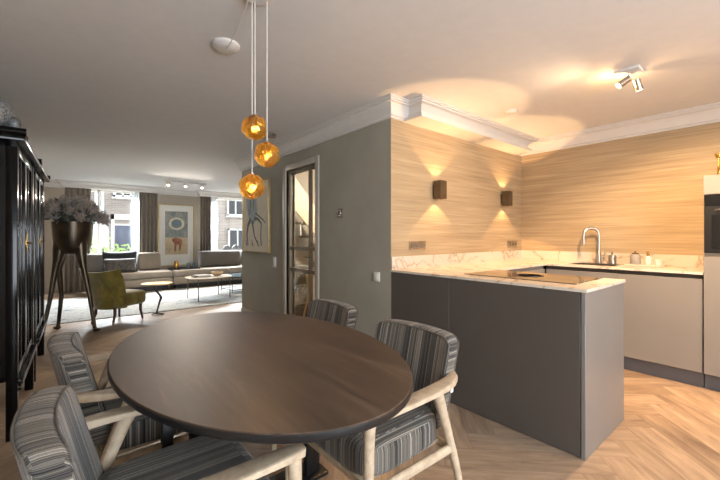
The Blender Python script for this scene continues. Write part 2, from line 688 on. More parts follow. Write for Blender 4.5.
# crown mouldings
CROWN = [(0, -.150), (.020, -.150), (.020, -.132), (.034, -.128), (.036, -.118), (.044, -.086), (.060, -.060), (.082, -.041), (.100, -.036), (.100, -.024), (.112, -.022), (.112, -.012), (.125, -.010), (.125, 0), (0, 0)]
bx0, bx1, by = 2.455, 4.36, 2.12
path = [(XA, YE), (XA, YB), (XC, YB), (XC, YK)]
b = MB(); b.moulding(path, CROWN, ZC); struct('trim_1', b, 'white', angle=25)
COVE = [(0, -.155), (.072, -.155), (.072, -.142), (.066, -.138), (.066, -.126), (.040, -.120), (.036, -.095), (.046, -.068), (.068, -.046), (.098, -.036), (.100, -.024), (.112, -.022), (.112, -.012), (.125, -.010), (.125, 0), (0, 0)]
b = MB(); b.moulding([(bx0, YB + .01), (bx0, by), (bx1, by), (bx1, YB + .01)], COVE, ZC); b.box((bx0 - .001, by - .001, ZC - .155), (bx1 + .001, YB + .01, ZC)); struct('trim_2', b, 'white', angle=25)
py = 10.0
path = [(XL, YK), (XL, YF), (.02, YF), (.02, py), (1.86, py), (1.86, YF), (2.82, YF), (2.82, py), (XR, py)]
b = MB(); b.moulding(path, [(o, h * .85) for o, h in CROWN], ZC); struct('trim_3', b, 'white', angle=25)
b = MB(); b.box((.02, py, ZC - .128), (1.86, YF, ZC)); b.box((2.82, py, ZC - .128), (XR, YF, ZC)); struct('trim_4', b, 'white')
# skirting
SK = [(0, 0), (.016, 0), (.016, .085), (.008, .1), (0, .1)]
b = MB(); b.moulding([(XA, YE), (XA, DY1 + .08)], SK, 0); b.moulding([(XA, DY0 - .08), (XA, YB)], SK, 0); struct('baseboard_hall', b, 'wall')
b = MB(); b.moulding([(XL, YK), (XL, YF), (XR, YF)], SK, 0); struct('baseboard_far', b, 'wallfar')

# glazed door to the hall
f = MB()
t = .075
for a, c in (((XA - .018, DY0 - t, 0), (XA + .13, DY0, DZ + t)), ((XA - .018, DY1, 0), (XA + .13, DY1 + t, DZ + t)), ((XA - .018, DY0, DZ), (XA + .13, DY1, DZ + t))):
    f.box(a, c, .006)
struct('trim_5', f, 'casing')
f = MB()
x0, x1 = XA + .02, XA + .06
for a, c in (((DY0 + .004, .005), (DY0 + .05, DZ - .004)), ((DY1 - .05, .005), (DY1 - .004, DZ - .004)), ((DY0 + .05, .005), (DY1 - .05, .10)), ((DY0 + .05, DZ - .055), (DY1 - .05, DZ - .004)),
             ((DY0 + .05, .80), (DY1 - .05, .845)), ((DY0 + .05, 1.075), (DY1 - .05, 1.12)), ((3.655, .10), (3.695, DZ - .05))):
    f.box((x0, a[0], a[1]), (x1, c[0], c[1]), .004)
o = struct('door_1', f, 'frame')
p = MB(); p.box((XA + .038, DY0 + .045, .09), (XA + .044, DY1 - .045, DZ - .05)); p.build('pane', 'doorglass', o)
h = MB(); h.tube([(XA + .02, 3.62, 1.0), (XA - .03, 3.62, 1.0), (XA - .03, 3.72, 1.0)], .008, 8); h.build('door_handle', 'bronze', o)

# ------------------------------------------------------------------ kitchen
WT = .953
# U-shaped worktop with a sink cut-out
b = MB()
z0, z1 = WT - .018, WT
SX0, SX1, SY0, SY1 = 4.16, 4.50, 1.14, 1.56
px1, py0, by0, cx0 = 2.950, .735, 1.70, 4.0
b.box((XA - .006, py0, z0), (px1, by0, z1)); b.box((XA - .006, by0, z0), (XC, YB, z1))
for a, c in (((cx0, .476), (XC, SY0)), ((cx0, SY1), (XC, by0)), ((cx0, SY0), (SX0, SY1)), ((SX1, SY0), (XC, SY1))):
    b.box((a[0], a[1], z0), (c[0], c[1], z1))
wt = thing('marble_worktop', 'cream marble worktop running round the kitchen in a U, with a low upstand', 'worktop', (0, 0, 0))
b.build('top_slab', 'marble', wt)
b = MB(); b.box((XA, YB - .014, z1), (XC, YB, 1.066)); b.box((XC - .014, .476, z1), (XC, YB - .014, 1.066)); b.build('upstand', 'marble', wt)
sk = thing('sink', 'steel undermount sink sunk into the marble below the swan-neck tap', 'sink', (4.33, 1.35, WT))
b = MB()
d = .16
for a, c in (((SX0, SY0, -d), (SX1, SY1, -d + .006)), ((SX0, SY0, -d), (SX0 + .006, SY1, -.001)), ((SX1 - .006, SY0, -d), (SX1, SY1, -.001)), ((SX0, SY0, -d), (SX1, SY0 + .006, -.001)), ((SX0, SY1 - .006, -d), (SX1, SY1, -.001))):
    b.box((a[0] - 4.33, a[1] - 1.35, a[2]), (c[0] - 4.33, c[1] - 1.35, c[2]))
b.build('basin', 'steel', sk)
b = MB(); b.cyl((0, 0, -d + .006), (0, 0, -d + .012), .04); b.build('drain', 'chrome', sk)

# peninsula
pn = thing('peninsula_unit', 'dark grey kitchen peninsula behind the dining chairs with smooth handleless panels', 'kitchen cabinet', (0, 0, 0))
zt = WT - .018
b = MB(); b.box((XA + .022, .765, .0), (2.90, by0 + .5, zt - .03)); b.build('carcass', 'anth', pn)
b = MB(); b.box((XA, .768, .004), (XA + .02, 1.655, zt - .001), .0015, 1); b.build('front_panel', 'anth', pn)
b = MB(); b.box((XA, 1.658, .004), (XA + .02, YB - .001, zt - .001), .0015, 1); b.build('front_panel', 'anth', pn)
b = MB(); b.box((XA, .742, .0), (2.942, .764, zt - .001), .002, 1); e = b.build('end_panel', 'anthlit', pn); e['label'] = 'end panel in the same grey, coloured lighter for the light on it'
b = MB(); b.box((2.91, .768, .13), (2.93, by0, zt - .03), .002, 1); b.build('kitchen_side_panel', 'anth', pn)

hb = thing('induction_hob', 'black glass induction hob set flush into the peninsula worktop', 'hob', (2.66, 1.25, WT + .0006))
b = MB(); b.box((-.25, -.395, 0), (.25, .395, .004), .002, 1); b.build('glass_plate', 'hobglass', hb)
b = MB(); b.lathe([(.002, .004), (.085, .004), (.095, .006), (.1, .004)], n=32); b.build('extractor_grille', 'recess', hb)
b = MB(); b.lathe([(.082, .0045), (.082, .009), (.076, .009), (.076, .0045)], n=32); b.build('extractor_ring', 'blackmetal', hb)


def base_cabinet(label, y0, y1, ndoor=1):
    t = thing('base_cabinet', label, 'kitchen cabinet', (4.0, (y0 + y1) / 2, 0), 0, 'handleless cabinets under the rear worktop')
    hw = (y1 - y0) / 2
    b = MB(); b.box((.03, -hw + .001, .13), (XC - 4.0 - .002, hw - .001, .73)); b.build('carcass', 'taupe', t)
    b = MB(); b.box((.03, -hw + .002, .73), (.05, hw - .002, zt - .001)); b.build('finger_recess', 'recess', t)
    b = MB(); b.box((.012, -hw + .002, .135), (.03, hw - .002, zt - .038), .002, 1); b.build('door', 'taupe', t)
    b = MB(); b.box((.07, -hw + .001, 0), (.09, hw - .001, .128)); b.build('plinth', 'plinth', t)
    return t


base_cabinet('taupe handleless cabinet under the soap bottles, next to the oven tower', .478, 1.071)
base_cabinet('taupe handleless cabinet below the sink', 1.071, 1.711)
# cabinets below the side wall
t = thing('base_cabinet', 'taupe cabinet in the inner corner, mostly hidden behind the peninsula', 'kitchen cabinet', (3.47, 1.70, 0), 0, 'cabinets under the side worktop')
b = MB(); b.box((-.52, .03, .13), (.52, .57, zt - .002)); b.build('carcass', 'taupe', t)
b = MB(); b.box((-.52, .012, .135), (.52, .03, zt - .038), .002, 1); b.build('door', 'taupe', t)
b = MB(); b.box((-.52, .07, 0), (.52, .09, .128)); b.build('plinth', 'plinth', t)

# oven tower
tw = thing('oven_tower', 'tall taupe cabinet with a black built-in oven at the end of the worktop', 'oven cabinet', (4.0, .17, 0))
b = MB(); b.box((.022, -.298, .13), (XC - 4.0 - .002, .303, 1.74)); b.build('carcass', 'taupe', tw)
b = MB(); b.box((0, -.296, .135), (.02, .302, 1.085), .002, 1); b.build('lower_door', 'taupe', tw)
b = MB(); b.box((.0, -.296, 1.585), (.02, .302, 1.735), .002, 1); b.build('upper_panel', 'taupe', tw)
ov = MB(); ov.box((.0, -.294, 1.115), (.021, .300, 1.58), .002, 1); ov = ov.build('oven', 'blackmetal', tw); ov['label'] = 'black built-in oven'
b = MB(); b.box((-.004, -.25, 1.15), (.0005, .255, 1.42), .001, 1); b.build('oven_window', 'blackglass', ov)
b = MB(); b.box((-.003, -.29, 1.49), (.0005, .296, 1.577), .001, 1); b.build('control_panel', 'blackglass', ov)
b = MB(); b.tube([(-.0, .23, 1.455), (-.035, .23, 1.455), (-.035, -.23, 1.455), (0, -.23, 1.455)], .008, 8); b.build('oven_handle', 'blackmetal', ov)
b = MB(); b.box((0, -.296, 1.088), (.018, .302, 1.112)); b.build('trim_strip', 'steel', tw)
b = MB(); b.box((.07, -.297, 0), (.09, .303, .128)); b.build('plinth', 'plinth', tw)

t = thing('candlestick', 'small brass candlestick standing on top of the oven cabinet', 'candlestick', (4.16, .40, 1.74))
b = MB(); b.lathe([(.045, 0), (.045, .006), (.012, .014), (.008, .05), (.014, .06), (.008, .07), (.008, .15), (.02, .16), (.022, .185), (.012, .185)], n=20); b.build('stem', 'brass', t)
b = MB(); b.lathe([(.026, .184), (.026, .190), (.012, .192)], n=18); b.build('drip_pan', 'brass', t)

# tap
t = thing('kitchen_tap', 'brushed steel swan-neck tap arching over the sink', 'tap', (4.53, 1.37, WT + .0006), math.radians(-53))
b = MB(); b.lathe([(.027, 0), (.027, .006), (.02, .012), (.02, .11), (.016, .118), (.012, .118)], n=20); b.build('body', 'steel', t)
b = MB()
pth = [(0, 0, .11), (0, 0, .31)] + [(-.075 * (1 - math.cos(a)), 0, .31 + .075 * math.sin(a)) for a in [PI * k / 10 for k in range(1, 11)]] + [(-.15, .0, .26)]
b.tube(pth, .0135, 12); b.build('swan_neck', 'steel', t)
b = MB(); b.lathe([(.014, 0), (.016, -.01), (.016, -.06), (.012, -.064)], (-.15, 0, .265), 16); b.build('spray_head', 'steel', t)
b = MB(); b.tube([(.012, -.008, .075), (.04, -.03, .085), (.05, -.035, .13)], .007, 10); b.build('lever', 'steel', t)
t = thing('boiling_water_tap', 'short steel cylinder tap control beside the swan-neck tap', 'tap', (4.53, 1.245, WT + .0006))
b = MB(); b.lathe([(.036, 0), (.036, .05), (.034, .053), (.034, .088), (.03, .092)], n=18); b.build('body', 'steel', t)
b = MB(); b.tube([(0, 0, .09), (0, 0, .12), (-.05, 0, .125)], .007, 8); b.build('lever', 'steel', t)

# things on the worktop
t = thing('soap_tray', 'low pale marble tray under the soap bottles', 'tray', (4.46, .95, WT + .0006))
b = MB(); b.box((-.06, -.16, 0), (.06, .16, .012), .004); b.build('tray_plate', 'marble', t)
t = thing('soap_jar', 'grey stoneware jar with a lid on the marble tray', 'jar', (4.46, 1.03, WT + .0132))
b = MB(); b.lathe([(.042, 0), (.046, .01), (.046, .085), (.04, .096), (.03, .1)], n=22); b.build('jar_body', 'ceramic', t)
b = MB(); b.lathe([(.028, .1), (.03, .112), (.008, .116), (.01, .128), (.002, .13)], n=18); b.build('lid', 'bronze', t)
t = thing('soap_dispenser', 'white soap bottle with a gold pump on the marble tray', 'soap bottle', (4.46, .925, WT + .0132))
b = MB(); b.lathe([(.028, 0), (.03, .006), (.028, .07), (.014, .082), (.012, .09)], n=20); b.build('bottle', 'plastic', t)
b = MB(); b.lathe([(.014, .088), (.014, .105), (.006, .108), (.006, .13), (.002, .13)], n=14); b.tube([(0, 0, .128), (-.035, 0, .124)], .005, 8); b.build('pump', 'brass', t)
t = thing('small_cup', 'small white cup on the marble tray, nearest the oven', 'cup', (4.45, .845, WT + .0132))
b = MB(); b.lathe([(.02, 0), (.026, .004), (.03, .055), (.027, .055), (.023, .008), (.002, .008)], n=20); b.build('cup_body', 'plastic', t)


# wall lamps
def sconce(x, label):
    t = thing('wall_lamp', label, 'wall lamp', (x, YB - .068, 1.70), 0, 'bronze up-and-down wall lamps')
    b = MB()
    for a, c in (((-.048, -.04, -.088), (-.043, .04, .088)), ((.043, -.04, -.088), (.048, .04, .088)), ((-.043, -.04, -.088), (.043, -.035, .088)), ((-.043, .035, -.088), (.043, .04, .088))):
        b.box(a, c)
    b.build('shade', 'bronze', t)
    b = MB(); b.box((-.035, .04, -.05), (.035, .0679, .05), .003); b.build('wall_bracket', 'bronze', t)
    for s in (1, -1):
        b = MB(); b.cyl((0, 0, .05 * s), (0, 0, .062 * s), .032); b.build('bulb', LAMP, t)
        softer(spot('wall_lamp_light', (0, 0, .091 * s), (0, 0, s), 24, 105, WARM, .14, .012, t))
    b = MB(); b.box((-.0425, -.0345, -.05), (.0425, .0345, .05)); b.build('lamp_holder', 'blackmetal', t)


LAMP = emitter('warm_lamp_glow', WARM2, 8)
sconce(2.845, 'bronze box wall lamp nearer the dining area, washing light up and down')
sconce(4.13, 'bronze box wall lamp nearer the kitchen corner, washing light up and down')


def outlet(x, z, label):
    t = thing('wall_socket', label, 'socket', (x, YB, z), 0, 'triple wall sockets')
    b = MB(); b.box((-.115, -.008, -.04), (.115, 0, .04), .003); b.build('cover_plate', 'steel', t)
    for k in (-1, 0, 1):
        b = MB(); b.lathe([(.022, .0), (.022, .004), (.02, .004), (.018, .001), (.002, .001)], n=18)
        for v in b.bm.verts:
            v.co = Vector((v.co.x + k * .072, -.0085 - v.co.z * .6, v.co.y))
        b.build('socket_well', 'greyplastic', t)


outlet(2.585, 1.16, 'triple steel wall socket above the upstand near the hall wall corner')
outlet(4.375, 1.15, 'triple steel wall socket above the upstand near the kitchen corner')


def wall_plate(name, label, cat, y, z, w, h, mat, mat2):
    t = thing(name, label, cat, (XA, y, z))
    b = MB(); b.box((-.010, -w / 2, -h / 2), (0, w / 2, h / 2), .003); b.build('cover_plate', mat, t)
    b = MB(); b.box((-.016, -w * .32, -h * .32), (-.009, w * .32, h * .32), .002); b.build('rocker', mat2, t)


wall_plate('light_switch', 'white light switch low on the hall wall near the kitchen corner', 'switch', 2.46, .875, .085, .085, 'plastic', 'plastic')
wall_plate('light_switch', 'white light switch beside the glazed door, under the horse drawing', 'switch', 4.53, .895, .085, .14, 'plastic', 'plastic')
wall_plate('thermostat', 'small square thermostat with dark screen on the hall wall', 'thermostat', 3.03, 1.49, .095, .095, 'greyplastic', 'chrome')

# ceiling fittings
def spotlight(label, loc, watt):
    t = thing('ceiling_spotlight', label, 'ceiling lamp', loc)
    b = MB(); b.box((-.075, -.075, -.018), (.075, .075, 0), .003); b.build('ceiling_plate', 'white', t)
    b = MB(); b.cyl((0, 0, -.018), (0, 0, -.06), .008); b.build('stem', 'white', t)
    for d, ax in (((-.045, .02, -.085), (-.5, .65, -.55)), ((.03, -.045, -.105), (.38, -.15, -.90))):
        ax = Vector(ax).normalized()
        c = Vector(d)
        b = MB(); b.cyl(c - ax * .040, c + ax * .040, .024, .026, 20)
        hd = b.build('lamp_head', 'steel', t)
        b = MB(); b.cyl(c + ax * .0402, c + ax * .043, .020, .020, 20); b.build('bulb', LAMP, hd)
        spot('ceiling_spot_light', c + ax * .05, c + ax, watt * (1.0 if ax.z > -.7 else 7.0), 135, WARM2, .6, .025, t)
    point('ceiling_spot_glow', (-.03, .05, -.125), 4.5, WARM, .02, t)


spotlight('white square ceiling spotlight with two swivel heads above the kitchen', (3.15, .765, ZC), 28)
spotlight('second square ceiling spotlight added out of view near the garden wall to brighten the kitchen', (3.30, -.95, ZC), 34)  # unseen copy of the visible fitting, added for more light on the kitchen floor

t = thing('smoke_detector', 'small round white detector on the kitchen ceiling', 'smoke detector', (3.29, 1.724, ZC))
b = MB(); b.lathe([(.055, 0), (.055, -.012), (.045, -.02), (.03, -.024), (.002, -.024)], n=24); b.build('housing', 'white', t)
t = thing('ceiling_downlight', 'tiny steel ceiling spot beyond the amber pendants', 'ceiling lamp', (1.86, 3.85, ZC))
b = MB(); b.lathe([(.03, 0), (.03, -.006), (.01, -.008), (.01, -.03), (.002, -.03)], n=20); b.build('ceiling_plate', 'steel', t)
b = MB(); b.cyl((-.03, 0, -.05), (.05, 0, -.03), .022, .022, 16); b.build('lamp_head', 'steel', t)

t = thing('ceiling_spot_bar', 'slim white spot bar on the living room ceiling with three heads', 'ceiling lamp', (2.10, 8.55, ZC))
b = MB(); b.box((-.42, -.03, -.035), (.42, .03, 0), .004); b.build('bar', 'white', t)
for k, x in enumerate((-.34, .0, .34)):
    b = MB(); b.cyl((x, 0, -.03), (x - .02, -.05, -.11), .03, .034, 16); hd = b.build('lamp_head', 'white', t)
    b = MB(); b.cyl((x - .0202, -.0505, -.1105), (x - .0206, -.0515, -.112), .028, .028, 16); b.build('bulb', LAMP, hd)
    spot('spot_bar_light', (x - .022, -.055, -.116), (x - .2, -.6, -1.0), 75, 150, (1,.88,.74), .5, .02, t)

# ------------------------------------------------------------------ pendant cluster
def amber():
    n = NT('amber_glass')
    f = n.noise(n.coord('Object', (1, 1, .6)), 16, 4, .6, 1.6)
    col = n.ramp(f, [(.3, (1.0, .22, .004, 1)), (.5, (1.0, .40, .02, 1)), (.7, (1.0, .62, .14, 1))])
    n.bump(f, .8, .03)
    n.set(color=col, rough=.03, trans=1.0, ior=1.38)
    return n.m


AMB = amber()
FIL = emitter('pendant_filament', (1.0, .60, .20), 26)
pd = thing('pendant_lamp', 'cluster pendant of three faceted amber glass globes over the dining table', 'pendant lamp', (.73, 1.665, ZC))
b = MB(); b.lathe([(.085, 0), (.085, -.014), (.078, -.02), (.002, -.02)], n=28); b.build('canopy', 'white', pd)
for k, (x, y, z) in enumerate(((.742, 1.72, 1.79), (.789, 1.683, 1.655), (.731, 1.73, 1.497))):
    c = Vector((x - .73, y - 1.665, z - ZC))
    b = MB(); b.cyl((c.x, c.y, -.018), (c.x, c.y, c.z + .058), .0022, n=6); b.build('cord', 'plastic', pd)
    b = MB(); vs = b.sphere((0, 0, 0), .0625, 4)
    for v in vs:
        n = v.co.normalized()
        q = noise.cell(n * 2.3 + Vector((k * 7.1, 3.3, 1.7)))
        w = noise.noise(n * 2.2 + Vector((k * 5.3, 0, 0)))
        v.co = n * (.0615 + .007 * w + .003 * noise.noise(n * 5 + Vector((0, k * 3.0, 0))))
    gl = b.build('glass_globe', AMB, pd, tuple(c))
    b = MB(); b.sphere((0, 0, -.004), .007, 2, (1, 1, 1.6)); b.build('bulb', FIL, gl)
    b = MB(); b.cyl((0, 0, .035), (0, 0, .066), .010, n=12); b.build('lamp_socket', 'steel', gl)
point('pendant_light', (.0, 0, -1.12), 3.0, WARM, .05, pd)
b = MB(); b.tube([(-.02, .05, -.018), (.005, .25, -.05), (.035, .45, -.05), (.055, .585, -.03)], .0028, 6); b.build('swag_cable', 'plastic', pd)
b = MB(); b.lathe([(.082, 0), (.082, -.012), (.07, -.024), (.03, -.03), (.012, -.032), (.002, -.032)], (.055, .59, 0), 28); b.build('ceiling_rose', 'white', pd)

# ------------------------------------------------------------------ dining table
TZ = .76
dt = thing('dining_table', 'oval dark smoked oak dining table with a black edge', 'dining table', (.658, 1.552, 0))
AX, AY = .5315, .833


def oval(z, k):
    return [((AX + k) * math.cos(2 * PI * i / 96), (AY + k) * math.sin(2 * PI * i / 96), z) for i in range(96)]


b = MB(); b.skin([b.ring(oval(TZ - .012, -.003)), b.ring(oval(TZ - .002, -.0025)), b.ring(oval(TZ, -.005))]); b.build('tabletop', 'table', dt)
b = MB(); b.skin([b.ring(oval(TZ - .042, -.03)), b.ring(oval(TZ - .036, -.022)), b.ring(oval(TZ - .026, -.003)), b.ring(oval(TZ - .020, 0)), b.ring(oval(TZ - .006, 0)), b.ring(oval(TZ - .0035, -.002)), b.ring(oval(TZ - .012, -.0035))])
b.build('table_edge', 'blackmetal', dt)
for x, y in ((-.333, .056), (-.228, .062), (.325, .056), (.364, .058)):
    b = MB(); b.box((x - .02, y - .018, .02), (x + .02, y + .018, TZ - .042), .003); b.build('table_leg', 'blackmetal', dt)
b = MB(); b.box((-.34, -.30, TZ - .06), (.34, .30, TZ - .043), .004); b.build('mounting_plate', 'blackmetal', dt)
b = MB(); b.box((-.42, .008, 0), (.42, .16, .02), .006); b.build('base_plate', 'blackmetal', dt)


# ------------------------------------------------------------------ dining chairs (built facing +x)
def face_uv(b, f, fn):
    for l in f.loops:
        l[b.uv].uv = fn(l.vert.co)


def make_chair(label):
    t = thing('dining_armchair', label, 'chair', (0, 0, 0), 0, 'striped armchairs round the dining table')
    # seat cushion
    b = MB()
    NX, rings = 44, []
    z_prof = [(.350, -.020), (.356, -.004), (.372, .0), (.438, .0), (.458, -.005), (.470, -.020), (.474, -.045)]

    def plan(a, off):
        c, s = math.cos(a), math.sin(a)
        p = 5.0
        x = math.copysign(abs(c) ** (2 / p), c) * (.238 + off)
        y = math.copysign(abs(s) ** (2 / p), s) * (.258 + off)
        y *= 1.0 + .03 * (x / .23)
        return x + .042, y
    for z, off in z_prof:
        rings.append(b.ring([(*plan(2 * PI * i / NX, off), z) for i in range(NX)]))
    b.skin(rings)
    top = [f for f in b.bm.faces if len(f.verts) > 4 and f.calc_center_median().z > .46]
    r = bmesh.ops.inset_region(b.bm, faces=top, thickness=.1)
    for f in top:
        for v in f.verts:
            v.co.z = .480
    for f in b.bm.faces:
        n = f.normal if f.normal.length else Vector((0, 0, 1))
        f.normal_update()
        if f.calc_center_median().z > .452 or f.calc_center_median().z < .353:
            face_uv(b, f, lambda c: (c.y, c.x))
        elif abs(f.normal.x) > abs(f.normal.y):
            face_uv(b, f, lambda c: (c.y, c.z))
        else:
            face_uv(b, f, lambda c: (c.x + .3, c.z))
    b.build('seat_cushion', 'stripe', t, angle=60)
    # backrest: a padded shell curving forward at its ends, leaning back
    b = MB()
    NS, NZ = 26, 14
    HW, ZB, ZT, TH = .246, .40, .787, .098

    def bp(s, h, side):
        """s -1..1 across, h 0..1 up, side 0 front .. 1 rear"""
        zt = ZT - .006 * s * s - .030 * max(0, (abs(s) - .80) / .20) ** 2.2 + .004
        z = ZB + (zt - ZB) * h
        y = s * (HW - .012 * (1 - h))
        lean = -.095 * h
        front = -.168 + lean + .036 * abs(s) ** 2.2
        th = TH * (1 - .12 * h) * (1 - .10 * abs(s) ** 4)
        return Vector((front - th * side, y, z))
    R = .022
    grid = {}
    # closed cross-section loops (front up, over the top, rear down) with rounded edges
    loop = []
    for k in range(NZ + 1):
        loop.append((k / NZ * .94 + .0, 0.0))
    loop += [(.975, .04), (.995, .16), (1.0, .35), (1.0, .65), (.995, .84), (.975, .96)]
    for k in range(NZ, -1, -1):
        loop.append((k / NZ * .94, 1.0))
    svals = [-1, -.985, -.95] + [-.9 + 1.8 * k / NS for k in range(NS + 1)] + [.95, .985, 1]
    rings = []
    for s in svals:
        e = max(0, (abs(s) - .93) / .07)
        ring = []
        for h, sd in loop:
            sd2 = .5 + (sd - .5) * (1 - .30 * e ** 2)
            h2 = h * (1 - .018 * e ** 2)
            ring.append(bp(s, h2, sd2))
        rings.append(b.ring(ring))
    b.skin(rings)
    L = len(loop)
    for f in b.bm.faces:
        f.normal_update()
        n = f.normal
        c = f.calc_center_median()
        if abs(n.z) > .7 or abs(n.y) > .8 and abs(c.y) > .2:
            if abs(n.y) > .8:
                face_uv(b, f, lambda c: (c.z * 1.0 + 2.0, c.x))
            else:
                face_uv(b, f, lambda c: (c.y + 4.0, c.x))
        else:
            face_uv(b, f, lambda c: (c.y + 1.0, c.z))
    bk = b.build('backrest', 'stripe', t, angle=50)
    # piping along the front and rear edges
    for side in (.03, .97):
        b = MB()
        pts = [bp(-.985, h, side) for h in [k / 10 * .93 for k in range(11)]]
        pts += [bp(-.985 + 1.97 * k / 20, .985, side) for k in range(21)]
        pts += [bp(.985, h, side) for h in [.93 - k / 10 * .93 for k in range(11)]]
        b.tube(pts, .003, 6); b.build('piping', 'piping', bk)
    # armrests
    for sg in (1, -1):
        pts, wh = [], []
        for x, y, z, w, h in ((.322, .285, .600, .010, .010), (.314, .285, .601, .022, .014), (.282, .286, .604, .030, .0145), (.20, .290, .607, .034, .0115), (.08, .294, .610, .036, .0105), (-.04, .295, .613, .036, .0115),
                              (-.12, .291, .615, .034, .013), (-.18, .281, .616, .028, .015), (-.225, .264, .617, .022, .017), (-.252, .242, .617, .015, .017), (-.260, .215, .617, .008, .011)):
            pts.append((x, y * sg, z)); wh.append((w, h))
        b = MB(); b.tube(pts, 0, 16, wh=wh, p=5.5); b.build('armrest', 'oak', t, angle=34)
        b = MB(); b.tube([(.297, .288 * sg, 0), (.294, .287 * sg, .3), (.291, .286 * sg, .50), (.288, .286 * sg, .57), (.282, .286 * sg, .606)], [.014, .0185, .020, .022, .026], 14); b.build('leg', 'oak', t, angle=60)
        b = MB(); b.tube([(-.290, .288 * sg, 0), (-.200, .290 * sg, .28), (-.118, .293 * sg, .50), (-.088, .294 * sg, .575), (-.070, .294 * sg, .612)], [.013, .0185, .021, .024, .028], 14); b.build('leg', 'oak', t, angle=60)
        b = MB(); b.tube([(.293, .286 * sg, .335), (.06, .288 * sg, .335), (-.182, .290 * sg, .335)], 0, 12, wh=[(.014, .020)] * 3, p=2.6); b.build('side_rail', 'oak', t, angle=60)
    b = MB(); b.box((.250, -.28, .318), (.275, .28, .350), .008); b.box((-.19, -.285, .318), (-.165, .285, .350), .008); b.box((-.165, -.23, .335), (.25, .23, .351)); b.build('seat_frame', 'oak', t)
    b = MB(); b.box((-.262, -.2405, .535), (-.244, -.2365, .562)); b.box((-.262, .2365, .535), (-.244, .2405, .562)); b.build('care_tag', 'paperwhite', bk)
    return t


chairs = [
    ((1.12, 1.24), 180, 'striped armchair on the kitchen side of the table, nearest the peninsula end'),
    ((1.175, 2.05), 178, 'striped armchair mostly hidden behind the table, in front of the hall wall'),
    ((.298, 2.04), 1, 'striped armchair beside the black cabinets, further from the camera'),
    ((.252, 1.245), -1, 'striped armchair closest to the camera on the black cabinet side of the table'),
]
ch0 = make_chair(chairs[0][2])
for i, ((x, y), a, lab) in enumerate(chairs):
    o = ch0 if i == 0 else copy_tree(ch0)
    o.location = (x, y, 0)
    o.rotation_euler = (0, 0, math.radians(a))
    o['label'] = lab


# ------------------------------------------------------------------ black lacquer cabinets along the wall
def lacquer_cabinet(loc, rz, L, label):
    """front faces +x; runs along +y from its base corner; depth towards -x"""
    t = thing('display_cabinet', label, 'cabinet', loc, rz, 'black lacquer cabinets along the wall')
    D, Hh = .46, 1.90
    z0 = .36
    b = MB()
    b.box((-D, .02, z0), (-.02, .05, Hh - .07)); b.box((-D, L - .05, z0), (-.02, L - .02, Hh - .07)); b.box((-D, .02, z0), (-D + .02, L - .02, Hh - .07))
    b.box((-D, .02, z0), (-.03, L - .02, z0 + .03)); b.box((-D, .02, Hh - .1), (-.03, L - .02, Hh - .07))
    b.build('carcass', 'black', t)
    for y in (.0, L - .055):
        for x in (-.055, -D):
            b = MB(); b.box((x, y, 0), (x + .055, y + .055, Hh - .07), .006); b.build('corner_post', 'black', t)
    b = MB(); b.box((-D - .03, -.05, Hh - .075), (.04, L + .04, Hh - .04), .008); b.box((-D - .02, -.03, Hh - .04), (.02, L + .02, Hh - .012), .006)
    b.cyl((-D - .02, -.05, Hh - .02), (.045, -.05, Hh - .02), .024); b.cyl((-D - .02, L + .04, Hh - .02), (.045, L + .04, Hh - .02), .02); b.build('cornice', 'black', t)
    b = MB(); b.box((-.05, .03, z0 - .07), (.012, L - .03, z0 - .035), .006); b.box((-.05, .03, z0 - .03), (.022, L - .03, z0), .006); b.build('bottom_rail', 'black', t)
    n = 2
    w = (L - .11) / n
    for k in range(n):
        y0 = .055 + k * w
        f = MB()
        s = .05
        f.box((-.035, y0 + .003, z0 + .01), (-.005, y0 + s, Hh - .08), .004); f.box((-.035, y0 + w - s, z0 + .01), (-.005, y0 + w - .003, Hh - .08), .004)
        f.box((-.035, y0 + s, z0 + .01), (-.005, y0 + w - s, z0 + .07), .004); f.box((-.035, y0 + s, Hh - .14), (-.005, y0 + w - s, Hh - .08), .004)
        f.box((-.03, y0 + w / 2 - .01, z0 + .07), (-.01, y0 + w / 2 + .01, Hh - .14), .003)
        d = f.build('door', 'black', t)
        g = MB(); g.box((-.024, y0 + s, z0 + .07), (-.018, y0 + w - s, Hh - .14)); g.build('glass_panel', DARKGLASS, d)
    b = MB(); b.lathe([(.045, 0), (.045, .004), (.03, .008), (.002, .008)], n=24)
    for v in b.bm.verts:
        v.co = Vector((-.004 + v.co.z, v.co.x + L / 2, v.co.y * 1.8 + 1.2))
    lk = b.build('lock_plate', 'brass', t)
    b = MB(); b.cyl((.004, L / 2 - .02, 1.2), (.03, L / 2 - .02, 1.2), .007, n=8); b.cyl((.004, L / 2 + .02, 1.2), (.03, L / 2 + .02, 1.2), .007, n=8); b.build('door_pull', 'brass', lk)
    return t


DARKGLASS = plain('smoky_cabinet_glass', '#2b2a30', .1, var=.05, spec=.7)
ang = -math.atan2(.065, 2.03)
lacquer_cabinet((-.210, 3.04, 0), ang, .97, 'black lacquer display cabinet nearer the dining chairs')
lacquer_cabinet((-.174, 4.145, 0), ang, .925, 'black lacquer display cabinet next to the tripod planter')

